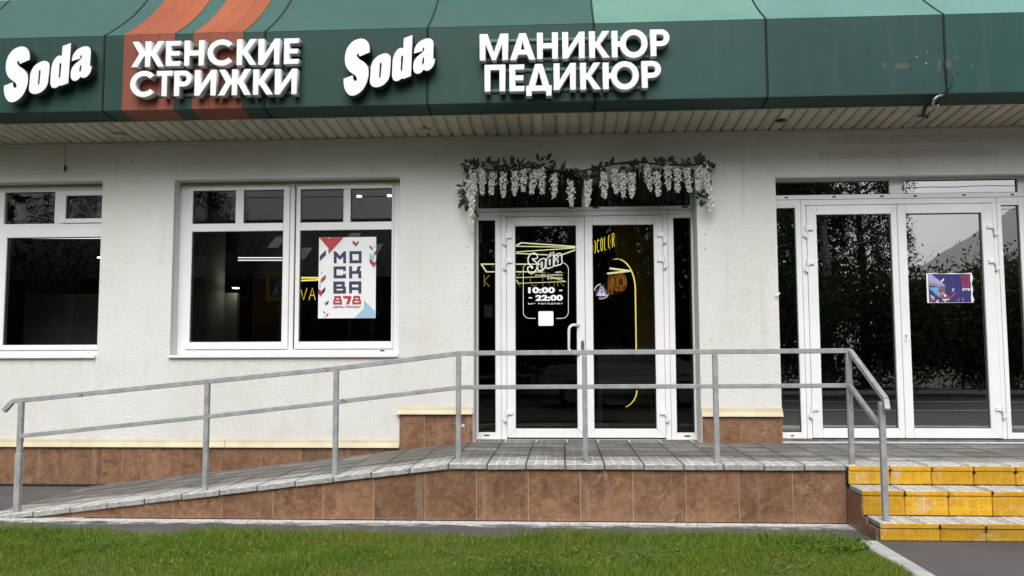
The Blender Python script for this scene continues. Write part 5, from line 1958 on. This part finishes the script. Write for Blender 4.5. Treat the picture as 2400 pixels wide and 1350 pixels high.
for (px, py, lab) in [(842, 460.5, 'ceiling downlight glowing in the upper right pane, the one nearer the mullion'), (913, 459, 'ceiling downlight glowing in the upper right pane, the one nearer the wall')]:
    c = onZ(px, py, 3.235)
    m_ = MB()
    m_.tube([(c.x, c.y, 3.228), (c.x, c.y, 3.245)], .03, SPOT, 14)
    tag(m_.build('downlight'), lab, 'lamp', 'downlights in the salon ceiling')
for (px, py, lab, Yq) in [(470, 672, 'small wall washer at the left top of the lit grey panel', 11.1), (552, 675, 'small wall washer at the right top of the lit grey panel', 11.1), (236, 604, 'small wall washer at the right edge of the left window', 11.1), (30, 562, 'small wall washer in the top left corner of the left window', 11.1)]:
    c = onY(px, py, Yq)
    m_ = MB()
    m_.box(c.x - .03, c.x + .03, Yq - .03, Yq + .05, c.z - .004, c.z + .004, WASH)
    tag(m_.build('wall_washer'), lab, 'lamp', 'wall washers in the salon')

OLIVE = simple('olive_wall', (.26, .21, .10), (.20, .16, .08), 2, .9, spec=.1)
mb = MB()
mb.box(onY(1444, 700, 10.72).x, onY(1560, 700, 10.72).x, 10.72, 10.8, .425, 3.2, OLIVE)
mb.build('partition', bld)
BROWNW = simple('warm_brown_wall', (.20, .10, .05), (.15, .075, .04), 2, .9, spec=.1)
mb = MB()
a, b = onY(592, 700, 12.4).x, onY(668, 700, 12.4).x
mb.box(a, b, 12.4, 12.5, .425, 2.45, BROWNW)
mb.build('partition', bld)
desk = empty('reception_desk', (onY(1465, 850, 9.9).x, 9.9, .42), 'dark reception desk behind the right leaf of the salon door', 'desk')
DESKM = simple('black_desk', (.012, .010, .009), (.018, .014, .012), 6, .5)
mb = MB()
a, b = onY(1400, 850, 9.9).x, onY(1545, 850, 9.9).x
mb.box(a, b, 9.9, 10.3, onY(1465, 915, 9.9).z, onY(1465, 829, 9.9).z, DESKM, .01)
mb.build('cabinet', desk)
for xx in (a + .03, b - .03):
    for yq in (9.93, 10.27):
        m_ = MB()
        m_.box(xx - .02, xx + .02, yq - .02, yq + .02, .42, onY(1465, 915, 9.9).z - .001, DESKM)
        m_.build('leg', desk)

# neon words on the salon walls: strokes on a 1 x 1 grid
NEOND = emit('dim_yellow_neon', (1.0, .80, .12), .32)
NEON = emit('yellow_neon', (1.0, .76, .06), .8)
STK = {'D': [[(0, 0), (0, 1), (.3, .95), (.45, .7), (.45, .3), (.3, .05), (0, 0)]], ')': [[(0, 1), (.15, .75), (.15, .25), (0, 0)]], 'C': [[(.5, .85), (.35, 1), (.12, .9), (0, .6), (0, .4), (.12, .1), (.35, 0), (.5, .15)]],
       'O': [[(.25, 1), (.06, .85), (0, .5), (.06, .15), (.25, 0), (.44, .15), (.5, .5), (.44, .85), (.25, 1)]], 'L': [[(0, 1), (0, 0), (.4, 0)]], 'R': [[(0, 0), (0, 1), (.3, 1), (.45, .8), (.3, .55), (0, .55)], [(.2, .55), (.48, 0)]],
       'V': [[(0, 1), (.3, 0), (.6, 1)]], 'A': [[(0, 0), (.3, 1), (.6, 0)], [(.12, .38), (.48, .38)]], 'К': [[(0, 0), (0, 1)], [(.5, 1), (0, .5), (.5, 0)]], 'Т': [[(0, 1), (.5, 1)], [(.25, 1), (.25, 0)]], 'И': [[(0, 1), (0, 0), (.45, 1), (.45, 0)]], 'I': [[(0, 0), (0, 1)]]}
STK['С'] = STK['C']


def neon(word, o, ux, h, sp, label, r=.007, mat=None):
    o = Vector(o)
    root = empty('neon_sign', o, label, 'neon sign')
    ux = Vector(ux).normalized()
    x = 0
    for ch in word:
        if ch == ' ':
            x += sp * .8
            continue
        m_ = MB()
        for st in STK[ch]:
            m_.tube([o + ux * (x + a * h * .9) + Vector((0, 0, b * h)) for a, b in st], r, mat or NEON, 6)
        m_.build('neon_letter', root)
        x += sp * (.6 if ch in ')I' else 1)


o = onY(1386, 597, 11.4)
e = onY(1440, 578, 10.56)
neon('D)COLOR', o, e - o, .17, (e - o).length / 6.1, 'yellow neon letters COLOR slanting behind the right leaf of the salon door', .0035)
o = onY(704, 703, 12.0)
neon('VA', o, (1, 0, 0), .17, .125, 'yellow neon letters VA beside the white poster', .0045)
o = onY(1122, 672, 14.5)
neon('IК', o, (1, 0, 0), .2, .16, 'short yellow neon strokes in the narrow left sidelight', .004, NEOND)
o = onY(1205, 672, 14.5)
neon('К СТИК', o, (1, 0, 0), .24, .155, 'yellow neon letters behind the white opening hours on the salon door', .0038, NEOND)

# arched mirror with a glowing edge, wicker pendant lamps
MIR = simple('dark_mirror', (.10, .085, .07), None, rough=.06, metal=1)
mir = empty('arched_mirror', onY(1450, 940, 10.6), 'tall arched mirror with a glowing yellow edge behind the right door leaf', 'mirror')
mx, my = onY(1446, 650, 10.6).x, 10.6
hw = onY(1489, 690, 10.6).x - mx
zt_, zb_ = onY(1446, 607, 10.6).z, onY(1446, 957, 10.6).z
outl = [(mx + hw * math.cos(q), zt_ - hw * 1.7 + hw * 1.7 * math.sin(q)) for q in [k * math.pi / 16 for k in range(17)]] + [(mx - hw * math.cos(q), zb_ + hw - hw * math.sin(q)) for q in [k * math.pi / 16 for k in range(17)]]
mb = MB()
n = len(outl)
mb.poly([(a, my - .012, b) for a, b in outl] + [(a, my + .012, b) for a, b in outl], [tuple(range(n - 1, -1, -1))] + [(i, (i + 1) % n, (i + 1) % n + n, i + n) for i in range(n)], MIR)
mb.build('glass', mir)
mb = MB()
path = [outl[k] for k in range(9, -1, -1)] + [outl[k] for k in range(33, 26, -1)]
mb.tube([(a, my - .016, b) for a, b in path], [.003 + .005 * min(1, k / 4) for k in range(10)] + [.007] * 2 + [.0065 - .0008 * k for k in range(5)], WARM, 6)
mb.build('glowing_edge', mir)
WICK = NT('glowing_wicker')
_p = WICK.pos()
_n = WICK.noise(WICK.vec(_p, (60, 60, 1.5)), 1.0, 3)
_c = WICK.mix(WICK.ramp(_n, .40, .60), (.05, .014, .002), (.50, .19, .03))
WICKM = WICK.bsdf(_c, .7, Emission_Color=_c, Emission_Strength=.38)
for (px, y0, y1, w0, w1, Yq, lab) in [(1452, 638, 682, 17, 10, 10.3, 'larger amber wicker pendant lamp in front of the arched mirror'), (1431, 642, 690, 7, 5, 10.2, 'narrow amber wicker pendant lamp left of the larger one')]:
    a, b = onY(px, y0, Yq), onY(px, y1, Yq)
    root = empty('pendant_lamp', a, lab, 'lamp')
    s_ = Yq / 2000
    m_ = MB()
    m_.tube([(a.x, Yq, a.z), (a.x, Yq, a.z * .7 + b.z * .3), (a.x, Yq, a.z * .35 + b.z * .65), (a.x, Yq, b.z)], [w0 * s_ * .5, w0 * s_ * .95, w0 * s_ * 1.05, w1 * s_], WICKM, 18, caps=False)
    m_.build('wicker_shade', root)
    m_ = MB()
    m_.tube([(a.x, Yq, a.z), (a.x, Yq, 3.24)], .004, BLACK, 5)
    m_.build('cord', root)

# a few pieces of furniture seen dimly
TABLE = simple('dark_wood', (.045, .025, .015), (.03, .018, .012), 8, .4)


def table(px, Yq, w, d_, h, lab):
    c = onY(px, 800, Yq)
    root = empty('work_table', (c.x, Yq, .42), lab, 'table', 'tables in the salon')
    m_ = MB()
    m_.box(c.x - w / 2, c.x + w / 2, Yq, Yq + d_, .42 + h - .03, .42 + h, TABLE, .005)
    m_.build('table_top', root)
    for sx in (-1, 1):
        for sy in (.05, d_ - .05):
            m_ = MB()
            m_.bar((c.x + sx * (w / 2 - .08), Yq + sy, .42), (c.x + sx * (w / 2 - .04), Yq + sy, .42 + h - .03), .03, .03, BLACK)
            m_.build('leg', root)


table(890, 9.6, .5, .5, .95, 'dark work table with small boxes behind the right pane of the poster window')
table(180, 9.6, .9, .5, .86, 'dark work table seen low in the left window')
table(590, 9.7, .7, .5, .84, 'dark work table seen low in the left pane of the poster window')
BOXM = [simple('kraft_box', (.42, .33, .24), None, rough=.7), simple('white_box', (.62, .6, .55), None, rough=.7), simple('pink_box', (.50, .30, .24), None, rough=.7)]
for i, (px, lab) in enumerate([(866, 'kraft cardboard box, first from the left on the table behind the poster window'), (878, 'white cardboard box, second from the left on the table behind the poster window'), (892, 'kraft cardboard box, third from the left on the table behind the poster window'), (904, 'pinkish cardboard box, rightmost on the table behind the poster window')]):
    c = onY(px, 765, 9.75)
    m_ = MB()
    m_.box(c.x - .026, c.x + .026, 9.7, 9.76, 1.371, 1.371 + .035 + .012 * (i % 3), BOXM[i % 3], .003)
    tag(m_.build('small_box'), lab, 'box')
shelf = empty('wall_shelf', onY(1140, 745, 10.2), 'narrow wall shelf with brochures behind the left sidelight', 'shelf')
c0, c1 = onY(1134, 744, 10.2), onY(1164, 744, 10.2)
mb = MB()
mb.box(c0.x, c1.x, 10.1, 10.3, c0.z - .02, c0.z, TABLE)
mb.build('board', shelf)
for k in range(4):
    m_ = MB()
    x = c0.x + .012 + k * .024
    m_.box(x, x + .016, 10.12, 10.26, c0.z + .001, c0.z + .14 + .01 * (k % 2), BOXM[1])
    tag(m_.build('brochure'), ['leftmost', 'second from the left', 'third from the left', 'rightmost'][k] + ' pale brochure standing on the shelf behind the left sidelight', 'brochure', 'brochures on the shelf')

# ------------------------------------------------------------------ the street behind the viewer, which the glass reflects
KERB2 = KERBM
mb = MB()
mb.face([(-90, -10.5, .004), (90, -10.5, .004), (90, -2.5, .004), (-90, -2.5, .004)], simple('road_asphalt', (.032, .032, .034), (.042, .042, .044), 2, .85, bump=.3, bscale=120))
tag(mb.build('road'), kind='structure')
mb = MB()
for yy_ in (-2.9, -10.1, -6.45):
    mb.face([(-90, yy_ - .06, .008), (90, yy_ - .06, .008), (90, yy_ + .06, .008), (-90, yy_ + .06, .008)], WHITEP)
tag(mb.build('road_marking'), kind='structure')
mb = MB()
mb.box(-90, 90, -10.65, -10.5, -.05, .13, KERBM, .01)
tag(mb.build('far_kerb'), kind='structure')
mb = MB()
mb.face([(-90, -60, .10), (90, -60, .10), (90, -10.65, .10), (-90, -10.65, .10)], simple('dark_verge', (.018, .030, .008), (.028, .040, .012), 5, .95))  # plain dark green ground colour over the whole verge
tag(mb.build('far_verge'), kind='structure')

BARK = simple('birch_bark', (.45, .44, .41), (.06, .055, .05), 9, .8, lo=.45, hi=.62, stretch=(1, 1, 3))
TL1 = m_leaf('tree_leaf', (.030, .060, .014), (.055, .095, .022), .5, .3)
TL2 = m_leaf('tree_leaf_dark', (.022, .045, .012), (.04, .07, .018), .5, .3)
TL3 = m_leaf('rusty_leaf', (.12, .05, .015), (.08, .06, .02), .5, .3)


def leaves_mesh(P_, size, mats, seed, hang=False):
    r = np.random.default_rng(seed)
    n = len(P_)
    d = r.normal(size=(n, 3))
    if hang: d[:, 2] -= 1.2
    d /= np.linalg.norm(d, axis=1, keepdims=True)
    e = np.cross(d, r.normal(size=(n, 3)))
    e /= np.linalg.norm(e, axis=1, keepdims=True)
    s = size * r.uniform(.6, 1.3, (n, 1))
    v = np.stack([P_ - d * s, P_ + e * s * .45, P_ + d * s, P_ - e * s * .45], 1).reshape(-1, 3)
    me = bpy.data.meshes.new('crown')
    me.vertices.add(n * 4)
    me.vertices.foreach_set('co', v.ravel().astype(np.float32))
    me.loops.add(n * 4)
    me.loops.foreach_set('vertex_index', np.arange(n * 4, dtype=np.int32))
    me.polygons.add(n)
    me.polygons.foreach_set('loop_start', np.arange(0, n * 4, 4, dtype=np.int32))
    me.polygons.foreach_set('loop_total', np.full(n, 4, dtype=np.int32))
    for m in mats: me.materials.append(m)
    me.polygons.foreach_set('material_index', r.integers(0, len(mats), n).astype(np.int32))
    me.update(calc_edges=True)
    return me


def tree(x, y, h, rad, n, label, seed, weeping=True, low=.15):
    r = np.random.default_rng(seed)
    root = empty('birch_tree' if weeping else 'bushy_tree', (x, y, .1), label, 'tree', 'trees across the road')
    m_ = MB()
    m_.tube([(x, y, .1), (x + .1, y, h * .35), (x - .1, y + .1, h * .65), (x, y, h * .95)], [.02 * h, .015 * h, .009 * h, .003 * h], BARK, 8)
    tips = []
    for k in range(22):
        z = h * r.uniform(.22 if weeping else .12, .9)
        a = r.uniform(0, 6.28)
        q = rad * r.uniform(.45, 1) * (1 - .55 * max(z / h - .4, 0) / .6)
        t = Vector((x + q * math.cos(a), y + q * math.sin(a), z + q * .45))
        m_.tube([(x, y, z), ((x + t.x) / 2, (y + t.y) / 2, z + q * .35), t], [.006 * h, .004 * h, .0015 * h], BARK, 5)
        tips.append(t)
    m_.build('trunk', root)
    pts = []
    per = n // len(tips)
    for t in tips:
        if weeping:
            ns = 9
            for s in range(ns):
                o_ = np.array(t) + r.normal(0, .42, 3) * [1, 1, .6]
                ll = r.uniform(.8, 2.6)
                k = per // ns
                tt = r.uniform(0, 1, k)
                pts.append(o_ + np.stack([r.normal(0, .10, k) + .12 * tt, r.normal(0, .10, k), -ll * tt + .3], 1))
        else:
            pts.append(np.array(t) + r.normal(0, .55, (per, 3)))
    me = leaves_mesh(np.concatenate(pts), .045 if weeping else .075, [TL1, TL2], seed, weeping)
    o = link('crown', me, root)
    tag(o, kind='stuff')
    return root


for i, (x, y, h, rad, n, lab, wp) in enumerate([
        (-18.2, -13.5, 9.5, 2.6, 26000, 'tall birch mirrored in the left window', True),
        (-12.6, -13.0, 8.8, 1.8, 24000, 'birch mirrored in the upper left pane of the poster window', True),
        (-2.8, -13.5, 11.5, 3.0, 42000, 'birch mirrored in the left leaf of the salon door', True),
        (.4, -15.2, 12.5, 3.2, 42000, 'birch mirrored between the two leaves of the salon door', True),
        (3.4, -14.0, 12.0, 3.0, 42000, 'birch mirrored in the right leaf of the salon door', True),
        (6.4, -12.8, 12.0, 2.8, 42000, 'birch mirrored in the transom left of the tinted doors', True),
        (9.2, -13.4, 11.0, 2.6, 42000, 'weeping birch mirrored in the left tinted door leaf', True),
        (10.9, -14.6, 10.0, 1.4, 26000, 'weeping birch mirrored at the middle of the tinted doors', True),
        (10.4, -11.9, 3.2, 2.2, 24000, 'low bush mirrored in the left tinted door leaf', False),
        (13.2, -12.2, 3.1, 2.0, 26000, 'round bush mirrored in the right tinted door leaf', False),
        (15.4, -12.4, 3.5, 2.0, 26000, 'taller round bush mirrored behind the blue poster', False),
        (18.0, -12.0, 3.3, 2.2, 24000, 'low bush mirrored at the right edge of the tinted doors', False),
        (7.2, -11.8, 3.6, 2.2, 24000, 'low bush mirrored beside the tinted sidelight', False),
        (3.6, -11.8, 3.0, 2.2, 24000, 'low bush mirrored low in the right leaf of the salon door', False),
        (-.4, -11.9, 3.2, 2.4, 24000, 'low bush mirrored low in the left leaf of the salon door', False),
        (-3.6, -11.9, 2.8, 2.0, 20000, 'low bush mirrored in the narrow sidelight of the salon door', False),
        (-9.6, -12.2, 2.6, 1.2, 12000, 'reddish bush mirrored low in the poster window', False)]):
    o = tree(x, y, h, rad, n, lab, 50 + i, wp)
    if 'reddish' in lab:
        for ch in o.children:
            if ch.name.startswith('crown'): ch.data.materials[0] = TL3

HWALL = simple('beige_house_wall', (.50, .43, .33), (.44, .38, .29), 3, .85)
HWALL2 = simple('brown_house_wall', (.22, .13, .08), (.18, .10, .065), 3, .85)
HROOF = simple('dark_roof_tiles', (.05, .035, .03), (.08, .055, .045), 10, .7)
HWIN = simple('dark_house_window', (.03, .035, .04), None, rough=.1)


def house(x0, x1, y0, y1, he, hr, mat, label, axis, wins, sky_l=()):
    root = empty('house', ((x0 + x1) / 2, y1, .1), label, 'house', 'houses across the road')
    m_ = MB()
    cx_, cy_ = (x0 + x1) / 2, (y0 + y1) / 2
    if axis == 'y':         # gable faces the street
        m_.poly([(x0, y1, 0), (x1, y1, 0), (x1, y1, he), (cx_, y1, hr), (x0, y1, he), (x0, y0, 0), (x1, y0, 0), (x1, y0, he), (cx_, y0, hr), (x0, y0, he)],
                [(4, 3, 2, 1, 0), (5, 6, 7, 8, 9), (0, 5, 9, 4), (1, 2, 7, 6)], mat)
        m_.build('wall', root)
        m_ = MB()
        for s, xa in ((-1, x0), (1, x1)):
            d_ = (Vector((xa, 0, he)) - Vector((cx_, 0, hr)))
            e_ = Vector((cx_, 0, hr)) + d_ * 1.12
            for t0, t1 in ((0, .12),):
                m_.poly([(cx_, y1 + .5, hr + .03), (e_.x, y1 + .5, e_.z + .03), (e_.x, y0 - .4, e_.z + .03), (cx_, y0 - .4, hr + .03), (cx_, y1 + .5, hr + .22), (e_.x, y1 + .5, e_.z + .22), (e_.x, y0 - .4, e_.z + .22), (cx_, y0 - .4, hr + .22)],
                        [(0, 1, 2, 3), (7, 6, 5, 4), (0, 4, 5, 1), (1, 5, 6, 2), (2, 6, 7, 3)], HROOF)
        m_.build('roof', root)
    else:                   # eaves face the street
        m_.poly([(x0, y1, 0), (x1, y1, 0), (x1, y1, he), (x0, y1, he), (x0, y0, 0), (x1, y0, 0), (x1, y0, he), (x0, y0, he), (x0, cy_, hr), (x1, cy_, hr)],
                [(3, 2, 1, 0), (4, 5, 6, 7), (0, 4, 7, 8, 3), (1, 2, 9, 6, 5)], mat)
        m_.build('wall', root)
        m_ = MB()
        for ya, yb in ((y1 + .5, cy_), (y0 - .5, cy_)):
            zz = he - .25
            m_.poly([(x0 - .4, ya, zz), (x1 + .4, ya, zz), (x1 + .4, yb, hr), (x0 - .4, yb, hr), (x0 - .4, ya, zz + .16), (x1 + .4, ya, zz + .16), (x1 + .4, yb, hr + .16), (x0 - .4, yb, hr + .16)],
                    [(0, 1, 2, 3), (7, 6, 5, 4), (0, 4, 5, 1), (1, 5, 6, 2), (3, 7, 4, 0)], HROOF)
        rf = m_.build('roof', root)
        for (sx, t) in sky_l:
            ya, za = y1 + .5 + (cy_ - y1 - .5) * t, he - .25 + (hr - he + .25) * t + .2
            yb, zb2 = y1 + .5 + (cy_ - y1 - .5) * (t + .2), he - .25 + (hr - he + .25) * (t + .2) + .2
            m_ = MB()
            m_.poly([(sx, ya, za), (sx + .5, ya, za), (sx + .5, yb, zb2), (sx, yb, zb2)], [(3, 2, 1, 0)], HWIN)
            m_.build('skylight', rf)
    for (wx, wz, ww, wh) in wins:
        m_ = MB()
        m_.box(wx, wx + ww, y1 - .02, y1 + .04, wz, wz + wh, HWIN)
        w_o = m_.build('window', root)
        m_ = MB()
        for (a, b, c_, d_) in ((wx - .08, wx, wz - .08, wz + wh + .08), (wx + ww, wx + ww + .08, wz - .08, wz + wh + .08), (wx, wx + ww, wz - .08, wz), (wx, wx + ww, wz + wh, wz + wh + .08)):
            m_.box(a, b, y1 + .001, y1 + .06, c_, d_, WHITEP)
        m_.build('frame', w_o)


house(19.6, 36, -32, -17, 5.5, 10.6, HWALL, 'beige gabled house mirrored in the right tinted door leaf', 'y', [(17.5, 1.2, 1.4, 1.6), (21.5, 1.2, 1.4, 1.6), (19.4, 4.8, 1.4, 1.5)])
house(-30, -5.6, -27, -16, 4.4, 7.4, HWALL2, 'brown house with a dark skylit roof mirrored in the poster window', 'x', [(-11.8, 1.3, 1.1, 1.6), (-9.4, 1.3, 1.1, 1.6), (-7.3, 1.3, 1.1, 1.6)], [(-12.4, .45), (-10.9, .25), (-9.2, .5), (-8.0, .3)])

for k, (xa, xb) in enumerate(((-60, -22), (28, 62), (-5.2, 11.4))):  # outer belts added out of view to cut low sky light on the wall
    r_ = np.random.default_rng(90 + k)
    n_ = 26000 if k < 2 else 30000
    px_ = r_.uniform(xa, xb, n_)
    hh = 8.5 + 1.6 * np.sin(px_ * .55) + 1.1 * np.sin(px_ * 1.37 + k)
    pz_ = hh * r_.uniform(0, 1, n_) ** .85
    if k == 2: hh = hh * 1.35
    pz_ = hh * r_.uniform(0, 1, n_) ** .85
    py_ = (-15 if k < 2 else -18.5) + r_.normal(0, 1.6, n_) * (1 - .6 * pz_ / hh)
    tag(link('added_tree_belt', leaves_mesh(np.stack([px_, py_, pz_ + .1], 1), .30 if k < 2 else .17, [TL1, TL2], 95 + k)), kind='stuff')

# pedestrian crossing sign
sg = empty('crossing_sign', (-8.9, -9.6, 0), 'yellow bordered blue pedestrian crossing sign mirrored in the poster window', 'road sign')
SYEL = simple('fluorescent_yellow', (.75, .62, .02), None, rough=.4)
SBLU = simple('sign_blue', (.02, .07, .35), None, rough=.4)
mb = MB()
mb.tube([(-8.9, -9.65, 0), (-8.9, -9.65, 3.9)], .035, STEEL, 10)
mb.build('pole', sg)
mb = MB()
mb.box(-9.35, -8.45, -9.60, -9.57, 3.0, 3.9, SYEL, .01)
mb.build('border', sg)
mb = MB()
mb.box(-9.22, -8.58, -9.568, -9.562, 3.13, 3.77, SBLU)
mb.build('panel', sg)
mb = MB()
mb.poly([(-9.15, -9.558, 3.2), (-8.9, -9.558, 3.68), (-8.65, -9.558, 3.2)], [(0, 1, 2)], WHITEP)
mb.build('white_triangle', sg)
mb = MB()
mb.tube([(-8.9, -9.55, 3.52), (-8.9, -9.55, 3.57)], .03, BLACK, 8)
mb.bar((-8.9, -9.55, 3.36), (-8.88, -9.55, 3.51), .01, .05, BLACK)
mb.bar((-8.97, -9.55, 3.22), (-8.9, -9.55, 3.37), .01, .03, BLACK)
mb.bar((-8.82, -9.55, 3.22), (-8.9, -9.55, 3.37), .01, .03, BLACK)
mb.build('walking_figure', sg)

# overhead wires
for i, (y, z, sag) in enumerate([(-7.5, 6.4, .5), (-7.9, 6.9, .45), (-8.2, 5.9, .6)]):
    mb = MB()
    mb.tube([(-34 + 4 * k, y, z - sag * (1 - ((k - 8.5) / 8.5) ** 2)) for k in range(18)], .012, BLACK, 5)
    tag(mb.build('overhead_wire'), ['lowest', 'uppermost', 'nearest'][[1, 2, 0][i] % 3 if False else i] + ' overhead wire strung along the road and mirrored in the upper panes', 'wire', 'overhead wires')

# parked silver car
car = empty('parked_car', (1.6, -4.4, 0), 'silver car parked across the road, mirrored low in the salon door', 'car')
CARP = simple('silver_car_paint', (.55, .56, .58), None, rough=.25, metal=.6)
CGL = simple('car_glass', (.02, .022, .025), None, rough=.05)
prof = [(-2.1, .35), (-2.15, .75), (-1.95, .98), (-1.2, 1.05), (-.55, 1.42), (.7, 1.46), (1.35, 1.12), (2.0, .98), (2.18, .72), (2.15, .35)]
mb = MB()
n = len(prof)
vs = []
for yy_, k in ((-.86, 1.0), (-.70, 1.0), (.70, 1.0), (.86, 1.0)):
    for a, b in prof:
        inset = .14 if (b > 1.1 and abs(yy_) > .8) else 0
        vs.append((1.6 + a, -4.4 + yy_ * (1 - inset) , b if abs(yy_) < .8 or b < 1.1 else b - .06))
fs = [(j * n + i, (j + 1) * n + i, (j + 1) * n + (i + 1) % n, j * n + (i + 1) % n) for j in range(3) for i in range(n)] + [tuple(range(n)), tuple(range(4 * n - 1, 3 * n - 1, -1))]
mb.poly(vs, fs, CARP)
mb.build('body', car)
for sy in (-1, 1):
    m_ = MB()
    yq = -4.4 + sy * .80
    ps = [(1.6 - 1.05, yq, 1.08), (1.6 - .5, yq * 1.0, 1.36), (1.6 + .65, yq, 1.39), (1.6 + 1.15, yq, 1.10)]
    ps = [(a, b + sy * (.03 if c < 1.2 else -.03), c) for a, b, c in ps]
    m_.face(ps if sy < 0 else ps[::-1], CGL)
    m_.build('side_window', car)
    for a in (-1.35, 1.35):
        m_ = MB()
        m_.tube([(1.6 + a, -4.4 + sy * .66, .32), (1.6 + a, -4.4 + sy * .885, .32)], .32, BLACK, 20)
        w_o = m_.build('wheel', car)
        m_ = MB()
        m_.tube([(1.6 + a, -4.4 + sy * .886, .32), (1.6 + a, -4.4 + sy * .90, .32)], .2, CHROME, 14)
        m_.build('rim', w_o)
    m_ = MB()
    m_.box(1.6 + 2.02, 1.6 + 2.15, -4.4 + sy * .62 - .14, -4.4 + sy * .62 + .14, .72, .86, LETTER, .02)
    m_.build('headlight', car)
